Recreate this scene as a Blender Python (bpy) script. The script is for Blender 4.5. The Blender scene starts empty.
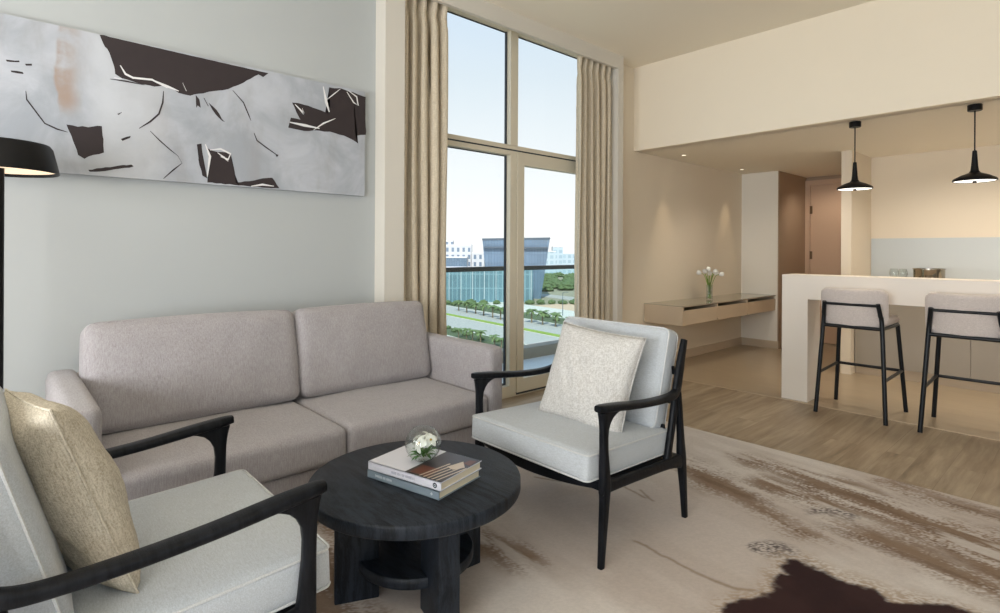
import bpy, bmesh, math, random
from mathutils import Vector, Matrix
random.seed(7)
PI = math.pi
scene = bpy.context.scene
COL = scene.collection

# ------------------------------------------------------------------ camera
EYE = Vector((0, 0, 1.27)); YAW = 0.8325; ROLL = 0.005
cd = bpy.data.cameras.new('camera'); cam = bpy.data.objects.new('camera', cd); COL.objects.link(cam)
cd.sensor_width = 36; cd.sensor_fit = 'HORIZONTAL'; cd.lens = 36 * 0.55463
cd.shift_x = -0.0011; cd.shift_y = -0.0557
cd.clip_end = 3000
cam.matrix_world = (Matrix.Translation(EYE) @ Matrix.Rotation(YAW, 4, 'Z')
                    @ Matrix.Rotation(PI / 2, 4, 'X') @ Matrix.Rotation(ROLL, 4, 'Z'))
scene.camera = cam

# ------------------------------------------------------------------ view + world + lights
vs = scene.view_settings
scene.display_settings.display_device = 'sRGB'
vs.view_transform = 'Standard'; vs.look = 'None'; vs.gamma = 1.0; vs.exposure = 0.3
vs.use_curve_mapping = False

world = bpy.data.worlds.new('world'); scene.world = world; world.use_nodes = True
nt = world.node_tree; nt.nodes.clear()
wo = nt.nodes.new('ShaderNodeOutputWorld'); wb = nt.nodes.new('ShaderNodeBackground')
tc = nt.nodes.new('ShaderNodeTexCoord'); sx = nt.nodes.new('ShaderNodeSeparateXYZ')
rp = nt.nodes.new('ShaderNodeValToRGB')
nt.links.new(tc.outputs['Generated'], sx.inputs[0]); nt.links.new(sx.outputs['Z'], rp.inputs[0])
rp.color_ramp.elements[0].position = 0.0; rp.color_ramp.elements[0].color = (0.97, 0.97, 0.95, 1)
rp.color_ramp.elements[1].position = 0.85; rp.color_ramp.elements[1].color = (0.30, 0.52, 0.86, 1)
e = rp.color_ramp.elements.new(0.16); e.color = (0.80, 0.83, 0.85, 1)
e = rp.color_ramp.elements.new(0.30); e.color = (0.66, 0.735, 0.80, 1)
nt.links.new(rp.outputs[0], wb.inputs[0]); wb.inputs[1].default_value = 1.0
nt.links.new(wb.outputs[0], wo.inputs[0])


def lamp(name, kind, loc, energy, color=(1, 1, 1), direction=None, **kw):
    l = bpy.data.lights.new(name, kind); l.energy = energy; l.color = color
    o = bpy.data.objects.new(name, l); COL.objects.link(o); o.location = loc
    for k, v in kw.items(): setattr(l, k, v)
    if direction is not None:
        o.rotation_euler = Vector(direction).to_track_quat('-Z', 'Y').to_euler()
    return o


lamp('sun', 'SUN', (0, 0, 30), 4.2, (1.0, 0.95, 0.88), (-0.45, 0.50, -0.74), angle=0.01)
# added fill area lights behind and beside the camera, no windows there
lamp('fill_light_rear', 'AREA', (-0.6, -2.55, 1.8), 292, (0.93, 0.96, 1.0), (0.0, 1, 0.38),
     shape='RECTANGLE', size=4.2, size_y=2.5)
lamp('fill_light_right', 'AREA', (3.35, 1.6, 1.75), 42, (0.80, 0.91, 1.0), (-1, 0.25, 0.1),
     shape='RECTANGLE', size=4.6, size_y=2.5)
# daylight entering through the tall window in view
lamp('window_light_portal', 'AREA', (-3.7, 3.3, 1.6), 1, (1, 1, 1), (1, 0, 0),
     shape='RECTANGLE', size=2.5, size_y=3.2).data.cycles.is_portal = True


# ------------------------------------------------------------------ materials
def srgb(r, g, b):
    f = lambda c: (c / 255 / 12.92) if c / 255 <= 0.04045 else ((c / 255 + 0.055) / 1.055) ** 2.4
    return (f(r), f(g), f(b), 1)


class N:
    """tiny node-graph builder"""
    def __init__(s, name):
        s.m = bpy.data.materials.new(name); s.m.use_nodes = True; s.t = s.m.node_tree
        s.b = s.t.nodes['Principled BSDF']; s.out = s.t.nodes['Material Output']
        s._co = None

    def new(s, typ, **kw):
        n = s.t.nodes.new(typ)
        for k, v in kw.items(): setattr(n, k, v)
        return n

    def put(s, sock, v):
        if isinstance(v, bpy.types.NodeSocket): s.t.links.new(v, sock)
        elif v is not None: sock.default_value = v

    def co(s):
        if s._co is None: s._co = s.new('ShaderNodeTexCoord').outputs['Object']
        return s._co

    def math(s, op, a, b=None, c=None, clamp=False):
        n = s.new('ShaderNodeMath', operation=op, use_clamp=clamp)
        for i, v in enumerate((a, b, c)): s.put(n.inputs[i], v)
        return n.outputs[0]

    def vmath(s, op, a, b=None, out=0):
        n = s.new('ShaderNodeVectorMath', operation=op); s.put(n.inputs[0], a)
        if op == 'SCALE': s.put(n.inputs[3], b)
        elif b is not None: s.put(n.inputs[1], b)
        return n.outputs[out]

    def mapping(s, v, scale=(1, 1, 1), rot=(0, 0, 0), loc=(0, 0, 0)):
        n = s.new('ShaderNodeMapping'); s.put(n.inputs[0], v)
        n.inputs['Scale'].default_value = scale; n.inputs['Rotation'].default_value = rot
        n.inputs['Location'].default_value = loc
        return n.outputs[0]

    def noise(s, v, scale, detail=3, rough=0.5, col=False, dist=0.0):
        n = s.new('ShaderNodeTexNoise'); s.put(n.inputs['Vector'], v)
        n.inputs['Scale'].default_value = scale; n.inputs['Detail'].default_value = detail
        n.inputs['Roughness'].default_value = rough; n.inputs['Distortion'].default_value = dist
        return n.outputs['Color' if col else 'Fac']

    def ramp(s, v, stops):
        n = s.new('ShaderNodeValToRGB'); s.put(n.inputs[0], v); els = n.color_ramp.elements
        while len(els) < len(stops): els.new(0.5)
        for e_, (p, c) in zip(els, stops): e_.position = p; e_.color = c if len(c) == 4 else (*c, 1)
        return n.outputs[0]

    def mix(s, f, a, b, mode='MIX'):
        n = s.new('ShaderNodeMix', data_type='RGBA', blend_type=mode)
        s.put(n.inputs[0], f); s.put(n.inputs[6], a); s.put(n.inputs[7], b)
        return n.outputs[2]

    def smooth(s, v, a, b):
        n = s.new('ShaderNodeMapRange', interpolation_type='SMOOTHSTEP'); s.put(n.inputs[0], v)
        n.inputs[1].default_value = a; n.inputs[2].default_value = b
        n.inputs[3].default_value = 0; n.inputs[4].default_value = 1
        return n.outputs[0]

    def bump(s, h, strength=0.3, dist=0.002):
        n = s.new('ShaderNodeBump'); s.put(n.inputs['Height'], h)
        n.inputs['Strength'].default_value = strength; n.inputs['Distance'].default_value = dist
        s.t.links.new(n.outputs[0], s.b.inputs['Normal'])

    def set(s, color=None, rough=None, metal=None, spec=None, **kw):
        if color is not None: s.put(s.b.inputs['Base Color'], color)
        if rough is not None: s.put(s.b.inputs['Roughness'], rough)
        if metal is not None: s.put(s.b.inputs['Metallic'], metal)
        if spec is not None: s.put(s.b.inputs['Specular IOR Level'], spec)
        for k, v in kw.items(): s.put(s.b.inputs[k], v)
        return s.m


def plain(name, col, rough=0.6, metal=0.0, var=0.04, scale=6.0, bump=0.0, bscale=200, spec=0.5):
    n = N(name)
    c2 = tuple(max(0, c * (1 - var * 2)) for c in col[:3]) + (1,)
    f = n.noise(n.co(), scale, 4)
    n.set(n.mix(f, c2, col), rough, metal, spec)
    if bump: n.bump(n.noise(n.co(), bscale, 2), bump, 0.001)
    return n.m


def fabric(name, col, dark, wscale=900, bump=0.35, stripe=None, mottling=0.5, sheen=0.2):
    n = N(name); co = n.co()
    a = n.noise(n.mapping(co, (1, 1, 0.12) if stripe == 'z' else (1, 1, 1)), wscale * 0.25, 2, 0.6)
    b = n.noise(n.mapping(co, (0.15, 1, 1)), wscale * 0.35, 2, 0.6)
    c = n.noise(co, 14, 4)
    h = n.math('MULTIPLY', n.math('ADD', a, b), 0.5)
    m = n.math('MULTIPLY_ADD', c, 0.25 * mottling, n.math('MULTIPLY', h, 1.0))
    f = n.smooth(m, 0.32, 0.78)
    n.set(n.mix(f, dark, col), 0.92, 0, 0.15)
    n.b.inputs['Sheen Weight'].default_value = sheen; n.b.inputs['Sheen Roughness'].default_value = 0.6
    n.bump(h, bump, 0.0025)
    return n.m


def black_wood(name, base=(0.003, 0.0035, 0.0045, 1), hi=(0.010, 0.011, 0.014, 1), axis=(1, 12, 1), rough=0.38, spec=0.16):
    n = N(name); co = n.co()
    w = n.noise(co, 2.2, 3, col=True)
    v = n.vmath('ADD', n.mapping(co, axis), n.vmath('SCALE', w, 0.9))
    g = n.noise(v, 5.0, 5, 0.65)
    fine = n.noise(n.mapping(co, tuple(a * 7 for a in axis)), 14.0, 3, 0.6)
    f = n.smooth(n.math('MULTIPLY_ADD', fine, 0.35, n.math('MULTIPLY', g, 0.75)), 0.42, 0.66)
    n.set(n.mix(f, base, hi), rough, 0, spec)
    n.bump(f, 0.25, 0.0008)
    return n.m


M = {}
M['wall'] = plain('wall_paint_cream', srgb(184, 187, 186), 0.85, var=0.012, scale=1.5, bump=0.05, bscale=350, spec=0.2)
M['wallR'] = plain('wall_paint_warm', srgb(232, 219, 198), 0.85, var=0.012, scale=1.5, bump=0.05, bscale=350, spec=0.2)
M['ceil'] = plain('ceiling_paint', srgb(246, 237, 219), 0.9, var=0.01, scale=1.2, spec=0.15)
M['taupe'] = plain('taupe_laminate', srgb(166, 142, 118), 0.6, var=0.04, scale=3)
M['doorpaint'] = plain('door_laminate', srgb(200, 168, 140), 0.5, var=0.03, scale=3)
M['skirt'] = plain('skirting_paint', srgb(196, 178, 154), 0.55, var=0.02)
M['frame'] = plain('window_frame_coat', srgb(216, 207, 186), 0.45, var=0.02)
M['gasket'] = plain('dark_gasket', srgb(40, 46, 54), 0.5)
M['laminate'] = plain('pale_laminate', srgb(238, 228, 216), 0.42, var=0.02, scale=4)
M['cabinet'] = plain('cabinet_laminate', srgb(162, 153, 140), 0.45, var=0.025, scale=3)
M['deskwood'] = plain('desk_veneer', srgb(206, 186, 160), 0.42, var=0.05, scale=4)
M['backsplash'] = plain('backsplash_glass', srgb(196, 202, 203), 0.5, var=0.01)
M['black'] = plain('black_powder_coat', (0.004, 0.004, 0.005, 1), 0.4, var=0.1, spec=0.25)
M['blackmetal'] = plain('black_stool_metal', (0.006, 0.008, 0.011, 1), 0.35, var=0.1, spec=0.35)
M['steel'] = plain('brushed_steel', (0.48, 0.45, 0.40, 1), 0.22, 1.0, var=0.05)
M['chrome'] = plain('polished_steel', (0.42, 0.36, 0.28, 1), 0.06, 1.0, var=0.1, scale=12)
M['hinge'] = plain('bronze_hinge', srgb(120, 98, 74), 0.35, 0.8)
M['sofa'] = fabric('sofa_fabric_mauve', srgb(178, 173, 174), srgb(144, 137, 137), 900, 0.55, 'z')
M['sofaseam'] = plain('sofa_seam', srgb(120, 104, 96), 0.9)
M['chairfab'] = fabric('chair_fabric_ivory', srgb(196, 201, 206), srgb(170, 174, 176), 1100, 0.25, None, 0.35)
M['piping'] = fabric('chair_piping', srgb(208, 210, 210), srgb(184, 184, 182), 1100, 0.2)
M['stoolfab'] = fabric('stool_fabric', srgb(224, 213, 207), srgb(194, 182, 175), 1000, 0.25, None, 0.3)
M['wood'] = black_wood('black_stained_ash')
M['tablewood'] = black_wood('black_table_ash', (0.003, 0.0045, 0.007, 1), (0.020, 0.026, 0.036, 1), (1.3, 9, 1), 0.45, 0.26)


def make_throw(name, col, dark):
    n = N(name); co = n.co()
    a = n.noise(n.mapping(co, (0.22, 1, 1)), 260, 3, 0.7); b = n.noise(n.mapping(co, (1, 1, 0.2)), 230, 3, 0.7)
    h = n.math('MULTIPLY', n.math('ADD', a, b), 0.5)
    n.set(n.mix(n.smooth(h, 0.36, 0.62), dark, col), 0.95, 0, 0.1)
    n.bump(h, 0.9, 0.004)
    return n.m


M['throwR'] = make_throw('linen_slub_grey', srgb(216, 214, 210), srgb(180, 176, 170))
M['throwL'] = make_throw('linen_slub_sand', srgb(214, 205, 188), srgb(174, 163, 143))


def make_curtain():
    n = N('curtain_linen'); co = n.co()
    a = n.noise(n.mapping(co, (1, 1, 0.08)), 260, 3, 0.6); b = n.noise(n.mapping(co, (1, 1, 8)), 60, 2)
    h = n.math('MULTIPLY', n.math('ADD', a, b), 0.5)
    n.set(n.mix(n.smooth(h, 0.3, 0.7), srgb(192, 178, 154), srgb(222, 210, 188)), 0.9, 0, 0.1)
    n.bump(h, 0.3, 0.002)
    return n.m


M['curtain'] = make_curtain()


def make_floor():
    n = N('oak_plank_floor'); co = n.co()
    br = n.new('ShaderNodeTexBrick'); br.offset = 0.37
    v = n.mapping(co, (1, 1, 1), (0, 0, PI / 2))
    n.put(br.inputs['Vector'], v)
    br.inputs['Scale'].default_value = 1.0; br.inputs['Mortar Size'].default_value = 0.0011
    br.inputs['Brick Width'].default_value = 1.25; br.inputs['Row Height'].default_value = 0.16
    br.inputs['Color1'].default_value = (0.0, 0.0, 0.0, 1); br.inputs['Color2'].default_value = (1, 1, 1, 1)
    br.inputs['Mortar'].default_value = (0.5, 0.5, 0.5, 1)
    w = n.noise(n.mapping(co, (1.5, 0.5, 1)), 2.0, 2, col=True)
    shift = n.vmath('SCALE', br.outputs['Color'], 3.0)
    g = n.noise(n.vmath('ADD', n.mapping(co, (11, 0.9, 1)), n.vmath('ADD', shift, n.vmath('SCALE', w, 1.2))), 1.6, 6, 0.62)
    blot = n.noise(n.mapping(co, (2.5, 0.8, 1)), 1.3, 3)
    f = n.math('MULTIPLY_ADD', g, 0.75, n.math('MULTIPLY', blot, 0.35))
    c = n.ramp(f, [(0.34, srgb(112, 96, 76)), (0.50, srgb(148, 130, 106)), (0.66, srgb(174, 157, 133)), (0.85, srgb(190, 174, 150))])
    c = n.mix(n.math('MULTIPLY', br.outputs['Color'], 0.16), c, srgb(138, 112, 84))
    c = n.mix(n.math('MULTIPLY', br.outputs['Fac'], 0.45), c, srgb(92, 72, 54))
    n.set(c, n.math('MULTIPLY_ADD', g, 0.12, 0.36), 0, 0.45)
    n.bump(n.math('MULTIPLY_ADD', br.outputs['Fac'], -0.6, g), 0.10, 0.001)
    return n.m


def make_tile():
    n = N('beige_floor_tile'); co = n.co()
    br = n.new('ShaderNodeTexBrick'); br.offset = 0.0
    n.put(br.inputs['Vector'], n.mapping(co, (1, 1, 1), (0, 0, 0), (0.2, -0.03, 0)))
    br.inputs['Scale'].default_value = 1.0; br.inputs['Mortar Size'].default_value = 0.0014
    br.inputs['Brick Width'].default_value = 0.9; br.inputs['Row Height'].default_value = 0.6
    g = n.noise(n.mapping(co, (1, 5, 1)), 3, 4)
    c = n.mix(g, srgb(158, 141, 116), srgb(178, 160, 134))
    c = n.mix(n.math('MULTIPLY', br.outputs['Fac'], 0.22), c, srgb(138, 112, 82))
    n.set(c, 0.28, 0, 0.5)
    return n.m


M['floor'] = make_floor(); M['tile'] = make_tile()


import numpy as np


def vnoise(x, y, seed):
    rs = np.random.RandomState(seed); G_ = rs.rand(256, 256)
    xi = np.floor(x).astype(int); yi = np.floor(y).astype(int); fx = x - xi; fy = y - yi
    fx = fx * fx * (3 - 2 * fx); fy = fy * fy * (3 - 2 * fy)
    g = lambda a, b: G_[(a + 1024) % 256, (b + 1024) % 256]
    return (g(xi, yi) * (1 - fx) + g(xi + 1, yi) * fx) * (1 - fy) + (g(xi, yi + 1) * (1 - fx) + g(xi + 1, yi + 1) * fx) * fy


def fbm(x, y, seed, octv=5, gain=0.55):
    o = 0; a = 1; t = 0
    for k in range(octv):
        o = o + a * vnoise(x * 2 ** k + 17.3 * k, y * 2 ** k + 9.1 * k, seed + k); t += a; a *= gain
    return o / t


def sstep(v, a, b):
    t = np.clip((v - a) / (b - a), 0, 1); return t * t * (3 - 2 * t)


def rug_colours(X, Y):
    """the woven design of the rug, per pile tuft"""
    def wob(k, sc, sd): return (fbm(X * sc, Y * sc, sd) - 0.5) * k, (fbm(X * sc, Y * sc, sd + 40) - 0.5) * k
    wx, wy = wob(0.30, 3.2, 1); fx, fy = wob(0.05, 28, 7)
    px, py = X + wx * 0.9 + fx, Y + wy * 0.6 + fy * 0.8
    lx, ly = X + wx * 0.16 + fx * 0.25, Y + wy * 0.16 + fy * 0.25

    def cap(a, b, r, soft, qx=px, qy=py):
        bx, by = b[0] - a[0], b[1] - a[1]; L2 = bx * bx + by * by + 1e-9
        h = np.clip(((qx - a[0]) * bx + (qy - a[1]) * by) / L2, 0, 1)
        d = np.hypot(qx - a[0] - h * bx, qy - a[1] - h * by)
        return 1 - sstep(d, r - soft, r + soft)

    def union(L_): return np.maximum.reduce(L_)
    def mix(c, f, col): return c * (1 - f[:, None]) + np.array(col[:3])[None] * f[:, None]
    fine = np.random.RandomState(3).rand(X.size)
    th = math.radians(-9); u = X * math.cos(th) + Y * math.sin(th); v = -X * math.sin(th) + Y * math.cos(th)
    cl = fbm(X * 1.6, Y * 1.6, 60, 5)
    c = np.zeros((X.size, 3)) + np.array(srgb(202, 190, 180)[:3])
    c = mix(c, sstep(cl, 0.42, 0.62), srgb(216, 207, 198))
    c = mix(c, 0.35 * sstep(fbm(u * 1.2, v * 5, 90, 5), 0.50, 0.68), srgb(186, 172, 160))
    st = fbm(u * 2.2 + wx * 2, v * 11, 20, 6, 0.62)
    tan = union([cap(a, b, r, 0.11) for a, b, r in RUG_TAN])
    f = tan * sstep(st + 0.30 * (fine - 0.5) + 0.22 * tan, 0.53, 0.69)
    c = mix(c, 0.92 * f, srgb(134, 109, 86))
    c = mix(c, 0.5 * tan * sstep(fbm(u * 3, v * 22, 33, 4) + 0.2 * (fine - 0.5), 0.60, 0.72), srgb(108, 84, 64))
    c = mix(c, 0.75 * tan * sstep(fbm(u * 1.4, v * 8, 71, 5), 0.60, 0.68), srgb(216, 207, 198))
    ln = union([cap(a, b, 0.006, 0.009, lx, ly) for a, b in RUG_LINES])
    c = mix(c, 0.85 * ln * sstep(fbm(X * 7, Y * 7, 5, 3), 0.30, 0.48), srgb(138, 116, 92))
    ed = union([cap(a, b, r + 0.055, 0.07) for a, b, r in RUG_DARK])
    c = mix(c, 0.9 * ed * (fine + 0.8 * (fbm(X * 14, Y * 14, 55, 3) - 0.5) > 0.45), srgb(168, 146, 122))
    dk = union([cap(a, b, r, 0.016) for a, b, r in RUG_DARK])
    c = mix(c, dk, srgb(44, 24, 24)); c = mix(c, dk * 0.4 * sstep(fbm(X * 5, Y * 5, 15), 0.4, 0.7), srgb(66, 42, 38))
    gr = union([cap(a, b, r, 0.03) for a, b, r in RUG_GREY])
    c = mix(c, gr * (fine + 0.9 * (fbm(X * 16, Y * 16, 77, 3) - 0.5) > 0.35), srgb(98, 88, 86))
    c *= (1 + 0.10 * (fine - 0.5))[:, None]
    return c


def make_rug():
    n = N('abstract_rug'); co = n.co()
    at_ = n.new('ShaderNodeAttribute', attribute_name='pile')
    sp = n.noise(co, 420, 2, 0.7)
    n.set(n.mix(n.math('MULTIPLY', n.smooth(sp, 0.4, 0.7), 0.14), at_.outputs['Color'], srgb(84, 72, 66)), 0.97, 0, 0.05)
    n.b.inputs['Sheen Weight'].default_value = 0.04
    n.bump(sp, 0.6, 0.004)
    return n.m


def rug_object(x0, x1, y0, y1, t, step=0.0075):
    nx = int((x1 - x0) / step); ny = int((y1 - y0) / step)
    gx, gy = np.meshgrid(np.linspace(x0, x1, nx), np.linspace(y0, y1, ny)); X = gx.ravel(); Y = gy.ravel()
    Z = np.full(X.size, t); edge = np.minimum(np.minimum(X - x0, x1 - X), np.minimum(Y - y0, y1 - Y))
    Z = Z - 0.004 * (1 - np.clip(edge / 0.008, 0, 1)) ** 2
    idx = np.arange(nx * ny).reshape(ny, nx)
    q = np.stack([idx[:-1, :-1], idx[:-1, 1:], idx[1:, 1:], idx[1:, :-1]], -1).reshape(-1, 4)
    ring = np.concatenate([idx[0, :-1], idx[:-1, -1], idx[-1, :0:-1], idx[:0:-1, 0]]); m = len(ring); base = nx * ny
    V = np.concatenate([np.stack([X, Y, Z], 1), np.stack([X[ring], Y[ring], np.zeros(m)], 1)])
    k = np.arange(m); side = np.stack([ring[k], base + k, base + (k + 1) % m, ring[(k + 1) % m]], 1)
    F_ = np.concatenate([q, side]).astype(np.int32)
    me = bpy.data.meshes.new('rug'); me.vertices.add(len(V)); me.vertices.foreach_set('co', V.astype(np.float32).ravel())
    me.loops.add(F_.size); me.loops.foreach_set('vertex_index', F_.ravel())
    me.polygons.add(len(F_)); me.polygons.foreach_set('loop_start', np.arange(len(F_), dtype=np.int32) * 4)
    me.update(calc_edges=True); me.validate()
    c = rug_colours(V[:, 0], V[:, 1]); a = me.attributes.new('pile', 'FLOAT_COLOR', 'POINT')
    a.data.foreach_set('color', np.concatenate([c, np.ones((len(V), 1))], 1).astype(np.float32).ravel())
    me.materials.append(make_rug())
    o = bpy.data.objects.new('rug', me); COL.objects.link(o); return o


RUG_TAN = [((-1.43, 3.36), (-0.90, 3.34), 0.11), ((-1.75, 3.05), (-1.24, 2.86), 0.12), ((-1.24, 2.86), (-0.88, 2.68), 0.09), ((-0.95, 3.27), (-0.25, 3.08), 0.20),
           ((-1.25, 3.1), (-0.9, 3.05), 0.12), ((-0.72, 2.86), (-0.1, 2.78), 0.12), ((-0.80, 3.60), (0.2, 3.45), 0.07), ((-0.2, 3.1), (0.6, 3.1), 0.3),
           ((-1.95, 1.50), (-1.60, 1.58), 0.10), ((-2.42, 0.85), (-1.9, 0.95), 0.16), ((-1.9, 0.85), (-1.5, 0.90), 0.12), ((-2.4, 1.1), (-2.1, 1.2), 0.1)]
RUG_LINES = [((-1.969, 2.568), (-1.731, 2.473)), ((-1.731, 2.473), (-1.599, 2.459)), ((-1.458, 2.047), (-1.337, 2.058)), ((-1.337, 2.058), (-1.271, 2.037)), ((-1.271, 2.037), (-1.07, 2.027)), ((-1.07, 2.027), (-0.923, 2.048)), ((-1.664, 2.511), (-1.427, 2.392)), ((-0.923, 2.048), (-0.868, 2.092)), ((-2.139, 2.208), (-2.012, 2.272)), ((-2.012, 2.272), (-1.963, 2.469)), ((-2.201, 3.381), (-2.018, 3.277))]
RUG_DARK = [((-0.72, 2.20), (-0.30, 2.30), 0.13), ((-0.62, 1.95), (0.2, 2.05), 0.22), ((-0.36, 2.28), (0.5, 2.36), 0.22), ((-0.70, 2.10), (-0.5, 2.10), 0.12), ((-0.80, 2.34), (-0.60, 2.36), 0.065), ((-0.3, 1.6), (0.4, 1.7), 0.25), ((-0.3, 1.9), (0.6, 1.9), 0.3)]
RUG_GREY = [((-0.97, 2.37), (-0.90, 2.46), 0.05), ((-0.90, 2.95), (-0.84, 3.0), 0.03)]
#RUGDATA

# ------------------------------------------------------------------ mesh helpers
def tag(o, label=None, cat=None, group=None, kind=None):
    if label: o['label'] = label
    if cat: o['category'] = cat
    if group: o['group'] = group
    if kind: o['kind'] = kind
    return o


def empty(name, loc=(0, 0, 0), rz=0, label=None, cat=None, group=None):
    o = bpy.data.objects.new(name, None); COL.objects.link(o); o.location = loc; o.rotation_euler = (0, 0, rz)
    o.empty_display_size = 0.1
    return tag(o, label, cat, group)


def obj(name, bm, mat, parent=None, smooth=True, bevel=0, seg=2, auto=35, loc=None, rot=None):
    if bevel:
        ed = [e_ for e_ in bm.edges if len(e_.link_faces) == 2 and e_.calc_face_angle(0) > math.radians(30)]
        bmesh.ops.bevel(bm, geom=ed, offset=bevel, segments=seg, affect='EDGES', profile=0.5, clamp_overlap=True)
    bmesh.ops.recalc_face_normals(bm, faces=bm.faces)
    me = bpy.data.meshes.new(name); bm.to_mesh(me); bm.free()
    for m_ in (mat if isinstance(mat, (list, tuple)) else [mat]): me.materials.append(m_)
    if smooth:
        for p in me.polygons: p.use_smooth = True
        me.set_sharp_from_angle(angle=math.radians(auto))
    o = bpy.data.objects.new(name, me); COL.objects.link(o)
    if parent: o.parent = parent
    if loc: o.location = loc
    if rot: o.rotation_euler = rot
    return o


def B(): return bmesh.new()


def box(bm, x0, x1, y0, y1, z0, z1, mi=0):
    if x0 > x1: x0, x1 = x1, x0
    if y0 > y1: y0, y1 = y1, y0
    if z0 > z1: z0, z1 = z1, z0
    v = [bm.verts.new(c) for c in ((x0, y0, z0), (x1, y0, z0), (x1, y1, z0), (x0, y1, z0), (x0, y0, z1), (x1, y0, z1), (x1, y1, z1), (x0, y1, z1))]
    for f in ((0, 3, 2, 1), (4, 5, 6, 7), (0, 1, 5, 4), (1, 2, 6, 5), (2, 3, 7, 6), (3, 0, 4, 7)):
        bm.faces.new([v[i] for i in f]).material_index = mi
    return bm


def prism(bm, pts, vec, mi=0):
    vec = Vector(vec)
    a = [bm.verts.new(p) for p in pts]; b = [bm.verts.new(Vector(p) + vec) for p in pts]
    n = len(pts)
    bm.faces.new(a).material_index = mi; bm.faces.new(b[::-1]).material_index = mi
    for i in range(n): bm.faces.new([a[i], b[i], b[(i + 1) % n], a[(i + 1) % n]]).material_index = mi
    return bm


def lathe(bm, prof, n=32, c=(0, 0, 0), mi=0, sx_=1, sy_=1):
    rings = []
    for r, z in prof:
        if r < 1e-6: rings.append([bm.verts.new((c[0], c[1], c[2] + z))])
        else: rings.append([bm.verts.new((c[0] + sx_ * r * math.cos(2 * PI * i / n), c[1] + sy_ * r * math.sin(2 * PI * i / n), c[2] + z)) for i in range(n)])
    for a, b in zip(rings, rings[1:]):
        for i in range(n):
            j = (i + 1) % n
            q = ([a[0]] if len(a) == 1 else [a[i], a[j]]) + ([b[0]] if len(b) == 1 else [b[j], b[i]])
            if len(q) >= 3:
                try: bm.faces.new(q).material_index = mi
                except ValueError: pass
    return bm


def tube(bm, pts, r, n=8, closed=False, mi=0, caps=True):
    pts = [Vector(p) for p in pts]; m = len(pts)
    rs = r if isinstance(r, (list, tuple)) else [r] * m
    tang = []
    for i in range(m):
        if closed: t = pts[(i + 1) % m] - pts[i - 1]
        else: t = pts[min(i + 1, m - 1)] - pts[max(i - 1, 0)]
        tang.append(t.normalized())
    up = Vector((0, 0, 1)) if abs(tang[0].z) < 0.9 else Vector((1, 0, 0))
    u = tang[0].cross(up).normalized(); rings = []
    for i in range(m):
        u = (u - tang[i] * u.dot(tang[i])).normalized(); v = tang[i].cross(u)
        rings.append([bm.verts.new(pts[i] + (u * math.cos(2 * PI * k / n) + v * math.sin(2 * PI * k / n)) * rs[i]) for k in range(n)])
    rng = range(m) if closed else range(m - 1)
    for i in rng:
        a, b = rings[i], rings[(i + 1) % m]
        for k in range(n): bm.faces.new([a[k], a[(k + 1) % n], b[(k + 1) % n], b[k]]).material_index = mi
    if not closed and caps:
        bm.faces.new(rings[0][::-1]).material_index = mi; bm.faces.new(rings[-1]).material_index = mi
    return bm


def sweep(bm, pts, sec, side=(1, 0, 0), n=16, p=4.0, mi=0):
    """rounded-rectangle section swept on a path; sec = (width along side, depth across) per point"""
    pts = [Vector(q) for q in pts]; m = len(pts); side = Vector(side).normalized()
    if not isinstance(sec[0], (list, tuple)): sec = [sec] * m
    rings = []
    for i in range(m):
        t = (pts[min(i + 1, m - 1)] - pts[max(i - 1, 0)]).normalized()
        nn = t.cross(side).normalized(); sd = nn.cross(t).normalized()
        if sd.dot(side) < 0: sd = -sd
        w, d = sec[i]; ring = []
        for k in range(n):
            a = 2 * PI * (k + 0.5) / n; ca, sa = math.cos(a), math.sin(a)
            x = math.copysign(abs(ca) ** (2 / p), ca) * w / 2; y = math.copysign(abs(sa) ** (2 / p), sa) * d / 2
            ring.append(bm.verts.new(pts[i] + sd * x + nn * y))
        rings.append(ring)
    for a, b in zip(rings, rings[1:]):
        for k in range(n): bm.faces.new([a[k], a[(k + 1) % n], b[(k + 1) % n], b[k]]).material_index = mi
    bm.faces.new(rings[0][::-1]).material_index = mi; bm.faces.new(rings[-1]).material_index = mi
    return bm


def vloft(bm, rows, n=20, p=3.6, mi=0):
    """loft of horizontal rounded-rectangle sections: rows = (x, y, z, width x, depth y)"""
    rings = []
    for x, y, z, w, d in rows:
        ring = []
        for k in range(n):
            a = 2 * PI * (k + 0.5) / n; ca, sa = math.cos(a), math.sin(a)
            ring.append(bm.verts.new((x + math.copysign(abs(ca) ** (2 / p), ca) * w / 2, y + math.copysign(abs(sa) ** (2 / p), sa) * d / 2, z)))
        rings.append(ring)
    for a, b in zip(rings, rings[1:]):
        for k in range(n): bm.faces.new([a[k], a[(k + 1) % n], b[(k + 1) % n], b[k]]).material_index = mi
    bm.faces.new(rings[0][::-1]).material_index = mi; bm.faces.new(rings[-1]).material_index = mi
    return bm


def smooth_path(P, sub=6):
    P = [Vector(p) for p in P]; out = []
    for i in range(len(P) - 1):
        p0 = P[max(i - 1, 0)]; p1 = P[i]; p2 = P[i + 1]; p3 = P[min(i + 2, len(P) - 1)]
        for k in range(sub):
            t = k / sub
            out.append(0.5 * ((2 * p1) + (p2 - p0) * t + (2 * p0 - 5 * p1 + 4 * p2 - p3) * t * t + (-p0 + 3 * p1 - 3 * p2 + p3) * t ** 3))
    out.append(P[-1]); return out


def spath(P, sub=5):
    """smooth path with sections: P = [(point, w, d)]"""
    pts = smooth_path([p for p, w, d in P], sub); sec = smooth_path([(w, d, 0) for p, w, d in P], sub)
    return pts, [(max(s.x, 0.002), max(s.y, 0.002)) for s in sec]


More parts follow.
